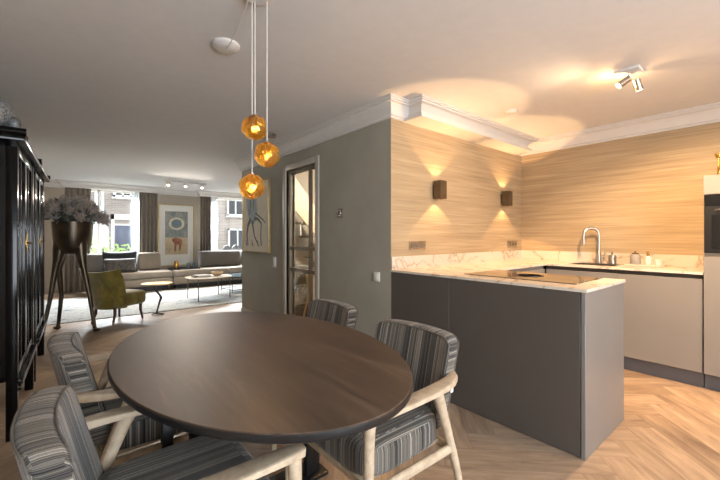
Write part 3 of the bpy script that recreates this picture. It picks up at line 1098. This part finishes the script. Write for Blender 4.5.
t = thing('filigree_ornament', 'round silver filigree ornament standing on the nearer black cabinet', 'ornament', (-.33, 3.12, 1.90))
b = MB()
vs = b.sphere((0, 0, .105), .10, 3, (1, 1, 1))
for v in vs:
    n = (v.co - Vector((0, 0, .105)))
    v.co = Vector((0, 0, .105)) + n * (1 + .12 * noise.noise(n * 60))
b.build('openwork_ball', plain('mottled_silver', '#8d9294', .45, .5, var=.35, scale=90), t)
b = MB(); b.lathe([(.06, 0), (.06, .008), (.04, .016), (.035, .02)], n=20); b.build('foot_ring', 'steel', t)
b = MB(); vs = b.sphere((.10, -.02, .045), .05, 2, (.7, .7, 1)); b.build('leaf_lobe', plain('tarnished_silver', '#6c7072', .5, .5, var=.3, scale=80), t)
t = thing('figurine', 'small slender figurine on the black cabinet edge', 'figurine', (-.205, 3.55, 1.889))
b = MB(); b.lathe([(.022, 0), (.022, .01), (.010, .018), (.014, .05), (.017, .07), (.010, .088), (.006, .094)], n=14); b.build('body', 'bronze', t)
b = MB(); b.sphere((0, 0, .107), .013, 2); b.build('head', 'ceramic', t)

# ------------------------------------------------------------------ tripod planter with dried flowers
pl = thing('tripod_planter', 'tall bronze planter on three splayed legs beside the black cabinet', 'planter', (.11, 6.19, 0))
bz = plain('patinated_bronze', '#4a4136', .32, .8, var=.25, scale=5)
b = MB(); b.lathe([(.03, 1.01), (.11, 1.0), (.17, 1.03), (.200, 1.11), (.214, 1.24), (.222, 1.36), (.226, 1.44), (.214, 1.44), (.215, 1.36), (.20, 1.28), (.002, 1.28)], n=32); b.build('pot', bz, pl, angle=60)
for fx, fy in ((-.153, .126), (.223, -.318), (-.30, -.12)):
    d = Vector((fx, fy, 0)); dn = d.normalized()
    b = MB(); b.tube([dn * .125 + Vector((0, 0, 1.20)), dn * .145 + Vector((0, 0, 1.06)), dn * .165 + Vector((0, 0, .94)), dn * .17 + d * .08 + Vector((0, 0, .80)), d * .76 + Vector((0, 0, .45)), d * .98 + Vector((0, 0, .06)), d * 1.04 + Vector((0, 0, .0))], [.085, .075, .055, .036, .026, .021, .028], 14)
    lg = b.build('leg', bz, pl, angle=60)
    b = MB(); b.sphere(d * 1.06 + Vector((0, 0, .022)), .04, 2, (1.2, 1.2, .5)); b.build('foot', bz, lg)
fl = thing('dried_bouquet', 'bushy bouquet of dried beige hydrangeas in the tripod planter', 'flowers', (.11, 6.19, 1.28))
b = MB(); b.leaves((0, 0, .27), (.32, .32, .20), 220, .075, .3); b.leaves((-.1, .05, .30), (.16, .16, .12), 60, .09, .5); b.build('leaves', 'darkleaf', fl, flat=True)
for k in range(27):
    a = k * 2.4
    r = .36 * math.sqrt((k + .5) / 27)
    c = Vector((r * math.cos(a) * 1.0, r * math.sin(a), .42 - r * .40 + random.uniform(-.09, .10)))
    b = MB(); b.leaves(c, (.072, .072, .07), 90, .022, .7); b.sphere(c, .042, 2, (1, 1, .9)); b.build('flower_head', 'petal', fl, flat=True)
    b = MB(); b.tube([c * .3 + Vector((0, 0, .0)), c], .004, 5); b.build('stem', 'darkleaf', fl)
for a, dz in ((-.65, -.1),):
    c = Vector((.33, -.26, .16)); b = MB(); b.leaves(c, (.09, .09, .06), 90, .024, .6); b.sphere(c, .05, 2, (1, 1, .7)); b.build('flower_head', 'petal', fl, flat=True)

# ------------------------------------------------------------------ green armchair
ga = thing('velvet_armchair', 'olive green velvet armchair on walnut legs turned towards the sofa', 'armchair', (.61, 6.345, 0), math.radians(36))
b = MB()
NS = 24
rings = []
# shell back, faces +x locally
for h in [k / 14 for k in range(15)]:
    z = .22 + .575 * h
    hw = .238 + .115 * min(1, h * 1.3) + .012 * math.sin(h * PI)
    ring = []
    for side in (0, 1):
        rng = range(NS + 1) if side == 0 else range(NS, -1, -1)
        for k in rng:
            s = -1 + 2 * k / NS
            dip = .05 * (1 - abs(s) ** 2) * (h ** 4) * -1 + .0
            x = -.20 - .13 * h + .17 * abs(s) ** 2.4 * (1 - .55 * h) - side * (.06 * (1 - .35 * h)) * (1 - .55 * abs(s) ** 6)
            y = s * hw
            ring.append((x, y, z + dip))
    rings.append(b.ring(ring))
b.skin(rings)
b.build('backrest', 'velvet', ga, angle=60)
b = MB(); b.box((-.22, -.27, .23), (.30, .27, .44), .07, 4); b.build('seat', 'velvet', ga, angle=60)
for x, y, ox, oy in ((-.17, .17, -.05, .02), (-.17, -.17, -.05, -.02), (.23, .2, .02, .02), (.23, -.2, .02, -.02)):
    b = MB(); b.tube([(x, y, .26), (x, y, .14), (x + ox, y + oy, 0)], [.022, .019, .012], 10); b.build('leg', 'oakdark', ga)

# ------------------------------------------------------------------ side table on a bird leg
st = thing('bird_leg_table', 'small round gold side table standing on one black bird leg', 'side table', (1.16, 6.45, 0))
b = MB(); b.lathe([(.002, .485), (.20, .485), (.215, .492), (.215, .502), (.205, .508), (.002, .508)], n=36, sx=1.05, sy=.95); b.build('tabletop', 'gold', st)
b = MB(); b.tube([(-.04, .02, .49), (-.02, .01, .40), (.035, -.02, .31), (.052, -.03, .27), (.03, -.02, .20), (.0, 0, .06), (-.01, 0, .02)], [.022, .016, .017, .021, .014, .012, .018], 10); lg = b.build('bird_leg', 'blackmetal', st, angle=60)
for a in (-.75, -.1, .55, PI - .1):
    L = .12 if a < 2 else .07
    b = MB(); b.tube([(-.01, 0, .02), (-.01 + L * .5 * math.cos(a), L * .5 * math.sin(a), .026), (-.01 + L * math.cos(a), L * math.sin(a), .006)], [.014, .011, .004], 8); b.build('toe', 'blackmetal', lg)

# ------------------------------------------------------------------ rug, sofa, coffee tables
o = MB(); o.box((-.55, 6.66, 0), (4.4, 9.15, .012), .004, 1); tag(o.build('area_rug', 'rug'), 'large pale grey abstract rug on the living room floor', 'rug')


def sofa(label, x0, x1, backs):
    t = thing('sofa', label, 'sofa', ((x0 + x1) / 2, 9.62, 0))
    cx = (x0 + x1) / 2
    hw = (x1 - x0) / 2
    b = MB(); b.box((-hw + .08, -.28, 0), (hw - .08, .32, .11)); b.build('plinth', 'blackmetal', t)
    b = MB(); b.box((-hw, -.36, .11), (hw, .36, .285), .03, 3); b.build('base', 'sofa', t)
    n = max(1, round((x1 - x0) / 1.5))
    w = 2 * hw / n
    for k in range(n):
        b = MB(); b.box((-hw + k * w + .004, -.37, .285), (-hw + (k + 1) * w - .004, .36, .44), .04, 3); b.build('seat_cushion', 'sofa', t, angle=60)
    for a, c, m in backs:
        b = MB(); vs = b.box((a - cx, .08, .445), (c - cx, .30, .86), .06, 4)
        for v in vs:
            v.co.y += (v.co.z - .44) * .18
        b.build('back_cushion', m, t, angle=60)
    return t


sofa('low taupe sofa section under the window with the black cushions', .36, 1.99, [(.38, .78, 'sofadark'), (.80, 1.34, 'sofadark'), (1.36, 1.84, 'sofa')])
sofa('low taupe sofa section under the window behind the coffee tables', 2.0, 4.6, [(2.72, 3.80, 'sofadark'), (3.83, 4.55, 'sofadark')])


def pillow(name, label, loc, w, h, th, mat, rz=0, tilt=.3):
    t = MB()
    n = 14
    top, bot = {}, {}
    for i in range(n + 1):
        for j in range(n + 1):
            u, v = -1 + 2 * i / n, -1 + 2 * j / n
            e = (1 - u ** 4) * (1 - v ** 4)
            pinch = 1 - .06 * (1 - abs(u * v)) * (max(abs(u), abs(v)) ** 4)
            x, z = u * w / 2 * pinch, v * h / 2 * pinch
            d = th / 2 * e ** .5
            top[i, j] = t.bm.verts.new((x, -d, z))
            bot[i, j] = top[i, j] if i in (0, n) or j in (0, n) else t.bm.verts.new((x, d, z))
    for i in range(n):
        for j in range(n):
            t.bm.faces.new((top[i, j], top[i + 1, j], top[i + 1, j + 1], top[i, j + 1]))
            t.bm.faces.new((bot[i, j], bot[i, j + 1], bot[i + 1, j + 1], bot[i + 1, j]))
    R = Matrix.Rotation(rz, 3, 'Z') @ Matrix.Rotation(-tilt, 3, 'X')
    for v in t.bm.verts:
        v.co = R @ v.co
    o = t.build(name, mat, angle=80)
    o.location = loc
    return tag(o, label, 'cushion')


pillow('throw_cushion', 'plain black velvet cushion leaning behind the patterned one on the sofa', (1.0, 9.60, .675), .66, .48, .12, 'blackvelvet')
n = NT('patterned_velvet')
f = n.noise(n.coord('Object', (1, 1, 1)), 26, 5, .7, 1.0)
n.set(color=n.ramp(f, [(.4, '#1d1c1b'), (.5, '#2c2825'), (.58, '#4e463d'), (.66, '#2a2725')]), rough=.8, sheen=.4)
pillow('throw_cushion', 'dark cushion with a mottled floral pattern in front of the plain black one', (.98, 9.44, .60), .62, .33, .13, n.m, 0, .35)

t = thing('serving_tray', 'flat dark tray lying on the sofa seat below the framed painting', 'tray', (2.30, 9.55, .44))
b = MB(); b.box((-.33, -.16, 0), (.33, .16, .016), .004); b.build('tray_base', 'blackmetal', t)
b = MB()
for a, c in (((-.33, -.16), (.33, -.15)), ((-.33, .15), (.33, .16)), ((-.33, -.15), (-.32, .15)), ((.32, -.15), (.33, .15))):
    b.box((a[0], a[1], .016), (c[0], c[1], .04))
b.build('tray_rim', 'blackmetal', t)
for x, y, s, nm, lab, m in ((2.13, 9.56, 1.0, 'glass_vase', 'amber-brown glass vase on the dark sofa tray', 'brass'), (2.40, 9.58, .72, 'drinking_glass', 'blue drinking glass in the middle of the dark sofa tray', 'blueglass'), (2.53, 9.54, .72, 'drinking_glass', 'blue drinking glass at the tray end nearer the grey back cushion', 'blueglass')):
    t = MB(); t.lathe([(.03, 0), (.05, .01), (.055, .08), (.05, .15), (.042, .19), (.038, .19), (.045, .14), (.05, .08), (.044, .016), (.002, .014)], n=20)
    o = t.build(nm, m); o.location = (x, y, .457); o.scale = (s, s, s); tag(o, lab, 'glass' if 'drink' in nm else 'vase')


def coffee_table(label, loc, rz, sx, sy, h, top, frame):
    t = thing('coffee_table', label, 'coffee table', loc, rz)
    b = MB(); b.skin([b.ring([((abs(math.cos(a)) ** .7) * math.copysign(1, math.cos(a)) * sx * k, (abs(math.sin(a)) ** .7) * math.copysign(1, math.sin(a)) * sy * k, z) for a in [2 * PI * i / 48 for i in range(48)]]) for z, k in ((h - .016, .99), (h - .012, 1), (h - .004, 1), (h, .99))]); b.build('tabletop', top, t)
    for ux, uy in ((1, 1), (1, -1), (-1, -1), (-1, 1)):
        b = MB(); b.cyl((ux * sx * .74, uy * sy * .74, 0), (ux * sx * .74, uy * sy * .74, h - .016), .009, n=8); b.build('leg', frame, t)
    b = MB()
    q = [(sx * .74, sy * .74), (-sx * .74, sy * .74), (-sx * .74, -sy * .74), (sx * .74, -sy * .74)]
    for k in range(4):
        b.cyl((*q[k], h - .026), (*q[(k + 1) % 4], h - .026), .008, n=8)
    b.build('top_frame', frame, t)
    if frame == 'blackmetal':
        b = MB()
        for k in range(4):
            b.cyl((*q[k], .06), (*q[(k + 1) % 4], .06), .008, n=8)
        b.build('bottom_frame', frame, t)
    return t


RZ = .012
coffee_table('round-cornered coffee table with a pale stone top and thin bronze legs, nearer the dining area', (2.27, 7.50, RZ), .1, .42, .36, .43, 'marble', 'bronze')
coffee_table('coffee table with a smoky top and black frame behind the pale stone one', (3.15, 8.05, RZ), .1, .46, .36, .36, 'blueglass', 'blackmetal')
zz = RZ + .43
for k, (m, lab) in enumerate((('blackmetal', 'black picture book lying flat on the stone coffee table'), ('ceramic', 'thin grey book lying on the black book on the coffee table'))):
    t = thing('book', lab, 'book', (2.12, 7.48, zz), .2)
    hh = .022 - k * .006
    b = MB(); b.box((-.15 + k * .03, -.11, .002), (.147 - k * .03, .107, hh - .002)); b.build('pages', 'paperwhite', t)
    b = MB(); b.box((-.15 + k * .03, -.113, 0), (.15 - k * .03, .11, .002)); b.box((-.15 + k * .03, -.113, hh - .002), (.15 - k * .03, .11, hh)); b.box((-.153 + k * .03, -.113, 0), (-.15 + k * .03, .11, hh)); b.build('book_cover', m, t)
    zz += hh + .0005
o = MB(); o.lathe([(.04, 0), (.09, .02), (.115, .07), (.105, .085), (.098, .08), (.105, .068), (.08, .028), (.002, .016)], n=28)
o = o.build('fruit_bowl', oak_pale('warm_sand_glaze', '#b79a78', '#d8c4a6')); o.location = (2.44, 7.52, RZ + .4305); tag(o, 'sand coloured bowl beside the books on the stone coffee table', 'bowl')


# ------------------------------------------------------------------ curtains
def curtain(label, x0, x1, y, mat, amp=.04, waves=6, z0=.01, z1=2.33, name='curtain', cat='curtain'):
    b = MB()
    n = waves * 12
    rings = []
    for z, a in ((z0, 1.0), ((z0 + z1) / 2, .95), (z1 - .2, .8), (z1, .7)):
        fr = [(x0 + (x1 - x0) * i / n, y + amp * a * math.sin(2 * PI * waves * i / n + .3 * math.sin(i)), z) for i in range(n + 1)]
        rings.append(b.ring(fr + [(p[0], p[1] + .006, p[2]) for p in reversed(fr)]))
    b.skin(rings)
    return tag(b.build(name, mat, angle=70), label, cat)


curtain('grey-brown curtain hanging behind the tripod planter', .04, .50, 10.13, 'curtain', waves=5)
curtain('grey-brown curtain between the door-view window and the painting', 1.44, 1.84, 10.13, 'curtain', waves=5)
curtain('narrow grey-brown curtain between the painting and the window behind the coffee tables', 2.84, 3.12, 10.13, 'curtain', waves=4)
curtain('white sheer curtain between the navy street door and the grey-brown curtain', 1.28, 1.46, 10.19, 'sheer', .02, 4, name='sheer_curtain')
curtain('white sheer curtain at the edge of the window behind the coffee tables', 3.10, 3.32, 10.19, 'sheer', .02, 4, name='sheer_curtain')

# ------------------------------------------------------------------ framed painting on the street wall
t = thing('framed_painting', 'large framed abstract painting with a ring and a red shape, above the sofa tray', 'painting', (2.30, YF, 1.27))
w, h = .43, .80
b = MB()
for a, c in (((-w, -h), (-w + .025, h)), ((w - .025, -h), (w, h)), ((-w + .025, -h), (w - .025, -h + .025)), ((-w + .025, h - .025), (w - .025, h))):
    b.box((a[0], -.035, a[1]), (c[0], 0, c[1]), .004)
b.build('picture_frame', 'gold', t)
b = MB(); b.box((-w + .025, -.015, -h + .025), (w - .025, -.003, h - .025)); b.build('passepartout', 'paperwhite', t)


def blotch(name, a, c, d, sc):
    n = NT(name)
    f = n.noise(n.coord(), sc, 6, .65, 1.0)
    n.set(color=n.ramp(f, [(.3, a), (.5, c), (.7, d)]), rough=.8)
    return n.m


art = MB(); art.box((-.27, -.018, -.50), (.27, -.0151, .62)); art = art.build('artwork', blotch('art_grey_blue', '#5f6665', '#7f8480', '#9d9a90', 7), t)
b = MB(); b.box((-.27, -.020, -.50), (.27, -.0181, -.06)); b.build('lower_field', blotch('art_sand', '#a8977c', '#c1ad8c', '#cdbfa4', 5), art)
b = MB()
rg = [[(math.cos(q) * r * 1.12, -.0215 - dz, .30 + math.sin(q) * r) for q in [2 * PI * i / 40 for i in range(40)]] for r, dz in ((.165, -.003), (.165, 0), (.115, 0), (.115, -.003))]
b.skin([b.ring(r) for r in rg], cap=False); b.build('painted_ring', blotch('art_cream', '#c3b89c', '#d6ccb2', '#8f8a78', 14), art)
b = MB(); b.plate([(math.cos(q) * .115, -.0185, .30 + math.sin(q) * .11) for q in [2 * PI * i / 32 for i in range(32)]], (0, -.002, 0)); b.build('painted_oval', blotch('art_slate', '#4f5c60', '#728088', '#59635f', 9), art)
b = MB(); b.plate([(-.10, -.0202, -.09), (-.02, -.0202, -.06), (.09, -.0202, -.10), (.13, -.0202, -.12), (.12, -.0202, -.25), (.09, -.0202, -.40), (.05, -.0202, -.40), (.05, -.0202, -.25), (.0, -.0202, -.24), (-.02, -.0202, -.42), (-.06, -.0202, -.42), (-.06, -.0202, -.22), (-.12, -.0202, -.12)], (0, -.002, 0)); b.build('painted_figure', blotch('art_red', '#6f4334', '#8f5a45', '#8a7a62', 12), art)

# horse-leg drawing on the hall wall
t = thing('horse_drawing', 'framed drawing of a blue-grey horse from behind on the hall wall', 'painting', (XA, 5.115, 1.53))
w, h = .465, .52
b = MB()
for a, c in (((-w, -h), (-w + .012, h)), ((w - .012, -h), (w, h)), ((-w + .012, -h), (w - .012, -h + .012)), ((-w + .012, h - .012), (w - .012, h))):
    b.box((-.04, a[0], a[1]), (0, c[0], c[1]), .002)
b.build('picture_frame', 'gold', t)
cv = MB(); cv.box((-.03, -w + .012, -h + .012), (-.002, w - .012, h - .012)); cv = cv.build('canvas', blotch('canvas_cream', '#cfc7b5', '#d9d2c0', '#e0d9c9', 3), t)
HB = blotch('horse_blue', '#8f9da6', '#a8b3b8', '#7d8b94', 8)
HD = blotch('horse_line', '#4d5658', '#67716f', '#59605e', 8)


def stroke(pts, ws, mat, name, lift=0):
    b = MB()
    fr = []
    n = len(pts)
    for i, (u, v) in enumerate(pts):
        a, c = pts[max(0, i - 1)], pts[min(n - 1, i + 1)]
        dx, dy = c[0] - a[0], c[1] - a[1]
        L = math.hypot(dx, dy) or 1
        nx, ny = -dy / L * ws[i], dx / L * ws[i]
        fr.append(((u + nx, v + ny), (u - nx, v - ny)))
    rings = [b.ring([(-.0302, p[0], p[1]), (-.0302, q[0], q[1]), (-.0315 - lift, q[0], q[1]), (-.0315 - lift, p[0], p[1])]) for p, q in fr]
    b.skin(rings); b.build(name, mat, cv)


# canvas coordinate u runs along +y (towards the street); the viewer sees +y on the picture's far side
stroke([(.18, .49), (.15, .36), (.12, .20), (.09, .06), (.08, -.04), (.07, -.10)], [.17, .19, .18, .17, .13, .05], HB, 'painted_body')
stroke([(.16, -.02), (.26, -.12), (.30, -.26), (.26, -.42)], [.035, .028, .02, .012], HD, 'painted_leg', .0006)
stroke([(.10, -.05), (.06, -.18), (.02, -.28), (-.10, -.40)], [.03, .022, .016, .012], HD, 'painted_leg', .0004)
stroke([(.03, -.02), (-.10, -.03), (-.22, -.10), (-.20, -.30), (-.22, -.42)], [.03, .022, .018, .014, .012], HD, 'painted_leg', .0008)
stroke([(-.02, .06), (-.16, .0), (-.30, -.06), (-.36, -.10)], [.014, .012, .01, .006], HD, 'painted_tail', .001)
stroke([(.20, .40), (.16, .2), (.2, .04)], [.012, .016, .008], HD, 'painted_shadow', .0012)
stroke([(.06, .42), (.04, .25), (.06, .1)], [.010, .014, .008], HD, 'painted_shadow', .0012)
for u in (.34, .12, -.08):
    stroke([(u, -.34), (u - .02, -.40), (u - .05, -.43)], [.006, .014, .01], HD, 'painted_tuft', .0006)

# ------------------------------------------------------------------ the hall behind the glazed door
stc = thing('staircase', 'pale staircase with a cream stringer rising in the hall behind the glazed door', 'staircase', (2.40, 5.1, 0))
b = MB()
b.plate([(.06, 0, 2.43), (.26, 0, 2.43), (1.55, 0, .95), (2.1, 0, .25), (2.1, 0, .0), (1.9, 0, .0), (1.35, 0, .75), (.06, 0, 2.1)], (0, .03, 0)); b.build('stringer', plain('cream_stringer_paint', '#d9c4a6', .5, var=.02), stc)
for k in range(9):
    x = .06 + k * .19
    z = 2.12 - k * .225
    b = MB(); b.box((x - .03, .03, z), (x + .22, .46, z + .035), .004); tr = b.build('tread', plain('tread_timber', '#8d8171', .5) if k == 0 else bpy.data.materials['tread_timber'], stc)
    b = MB(); b.box((x - .03, .06, z - .19), (x - .012, .44, z), .002); b.build('riser', 'whitepaint', tr)
t = thing('hall_cupboard', 'dark grey cupboard under the stairs behind the glazed door', 'cupboard', (2.62, 5.30, 0))
b = MB(); b.box((-.24, -.12, 0), (.24, .25, 1.42), .004); b.build('carcass', 'anth', t)
b = MB(); b.box((-.235, -.14, .05), (.0, -.12, 1.41), .003); b.build('door', 'anth', t)
b = MB(); b.box((.003, -.14, .05), (.235, -.12, 1.41), .003); b.build('door', 'anth', t)
for k, (z, hgt, m, lab) in enumerate(((.0, .22, 'anth', 'dark storage box on the hall floor, lowest of its stack'), (.221, .30, 'rug', 'pale blue-grey storage box on the dark one in the hall'), (.522, .28, 'sofadark', 'grey storage box topping the hall stack'))):
    t = thing('storage_box', lab, 'box', (2.70, 4.88, z), .2)
    b = MB(); b.box((-.2, -.16, 0), (.2, .16, hgt - .05), .01); b.build('box_body', m, t)
    b = MB(); b.box((-.205, -.165, hgt - .05), (.205, .165, hgt - .001), .008); b.build('lid', m, t)
t = thing('hall_stool', 'gold-legged stool with a dark seat seen through the glazed door', 'stool', (3.02, 4.55, 0), .3)
b = MB(); b.box((-.2, -.2, .68), (.2, .2, .76), .03, 3); b.build('seat', 'anth', t)
for ux, uy in ((1, 1), (1, -1), (-1, -1), (-1, 1)):
    b = MB(); b.tube([(ux * .16, uy * .16, .68), (ux * .14, uy * .14, .4), (ux * .2, uy * .2, 0)], [.02, .016, .012], 10); b.build('leg', 'gold', t)
t = thing('hall_fill_lamp', 'unseen warm globe ceiling lamp added to brighten the hall', 'ceiling lamp', (3.6, 3.9, ZC))  # out-of-view lamp put in so the hall reads bright through the door
b = MB(); b.lathe([(.06, 0), (.06, -.02), (.02, -.03), (.02, -.06), (.002, -.06)], n=20); b.build('ceiling_plate', 'white', t)
b = MB(); b.sphere((0, 0, -.13), .075, 3); b.build('glass_globe', LAMP, t)
point('hall_fill_light', (0, 0, -.25), 120, (1.0, .88, .74), .08, t)

# ------------------------------------------------------------------ the street outside
b = MB(); b.box((-14, YF + .3, -.35), (22, 40, -.25)); struct('street_ground', b, 'street')
hs = thing('town_house', 'brick terraced house across the street with white window frames', 'house', (0, 17, -.25))
b = MB(); b.box((-9, 0, 0), (3.3, 4, 8)); b.build('facade', 'brickA', hs)


def ext_window(parent, x0, x1, z0, z1, mull=True):
    f = MB()
    for a, c in (((x0, z0), (x0 + .08, z1)), ((x1 - .08, z0), (x1, z1)), ((x0, z0), (x1, z0 + .08)), ((x0, z1 - .08), (x1, z1))):
        f.box((a[0], -.06, a[1] + .25), (c[0], 0, c[1] + .25))
    if mull:
        f.box(((x0 + x1) / 2 - .03, -.06, z0 + .25), ((x0 + x1) / 2 + .03, 0, z1 + .25))
    w = f.build('window_frame', 'whitepaint', parent)
    p = MB(); p.box((x0 + .07, -.03, z0 + .32), (x1 - .07, -.01, z1 + .18)); p.build('pane', 'blackglass', w)
    q = MB(); q.box((x0 - .05, -.12, z0 + .19), (x1 + .05, 0, z0 + .25)); q.build('sill', 'whitepaint', w)


ext_window(hs, 1.53, 2.17, 2.78, 4.2)
ext_window(hs, .95, 1.24, .2, 3.6, False)
ext_window(hs, -1.2, .1, .6, 2.2)
f = MB()
for a, c in (((1.46, .0), (1.57, 2.35)), ((2.17, 0), (2.28, 2.35)), ((1.46, 2.15), (2.28, 2.35)), ((1.57, 1.92), (2.17, 1.98))):
    f.box((a[0], -.08, a[1]), (c[0], 0, c[1]))
df = f.build('door_frame', 'whitepaint', hs)
d = MB(); d.box((1.57, -.04, 0), (2.17, 0, 1.95))
for x in (1.65, 1.91):
    for z0, z1 in ((.25, .8), (1.05, 1.75)):
        d.box((x, -.055, z0), (x + .18, -.04, z1), .006)
d = d.build('front_door', 'navy', df)
b = MB(); b.box((1.79, -.07, .92), (1.95, -.055, .97), .003); b.build('letter_slot', 'steel', d)
h2 = thing('town_house', 'pale brick house across the street seen behind the coffee tables', 'house', (0, 17, -.25))
b = MB(); b.box((3.32, .1, 0), (16, 4, 8)); b.build('facade', 'brickB', h2)
ext_window(h2, 5.95, 6.75, 2.2, 3.0)
ext_window(h2, 6.0, 6.9, .5, 1.6)
ext_window(h2, 4.75, 5.5, 2.0, 3.2)
ext_window(h2, 4.75, 5.5, .3, 1.5)


def shrub(label, x, y, r, hgt, n=500):
    t = thing('garden_shrub', label, 'shrub', (x, y, -.25), 0, 'shrubs in front of the street window')
    b = MB(); b.leaves((0, 0, hgt * .58), (r, r * .8, hgt * .45), n, .085, .25); b.build('foliage', 'leaf', t, flat=True)
    b = MB(); b.cyl((0, 0, 0), (0, 0, hgt * .6), .03, .015, 8); b.build('trunk', 'oakdark', t)


shrub('tall light green shrub outside the window beside the planter', .62, 12.3, .45, 2.0, 700)
shrub('low light green shrub in front of the navy street door', 1.35, 12.9, .42, 1.25, 500)
shrub('low shrub outside the window near the sheer curtain', 2.05, 13.0, .45, 1.2, 450)
for k, (x, lab) in enumerate(((4.00, 'grey garden chair with a round back outside the window, nearer the sheer curtain'), (4.27, 'grey garden chair with a round back outside the window, nearer the hall wall end'))):
    t = thing('garden_chair', lab, 'garden chair', (x, 11.3, -.25), 0, 'round-backed garden chairs')
    b = MB(); b.skin([b.ring([(math.cos(q) * .12 * k2, .10 + y, 1.06 + math.sin(q) * .16 * k2) for q in [2 * PI * i / 28 for i in range(28)]]) for y, k2 in ((0, .93), (.01, 1), (.03, 1), (.04, .93))]); b.build('backrest', 'blackmetal', t)
    b = MB(); b.box((-.12, -.2, .66), (.12, .12, .70), .02); b.build('seat', 'blackmetal', t)
    for ux in (-.1, .1):
        for uy in (-.17, .1):
            b = MB(); b.cyl((ux, uy, 0), (ux, uy, .67 if uy < 0 else .92), .012, n=8); b.build('leg', 'blackmetal', t)
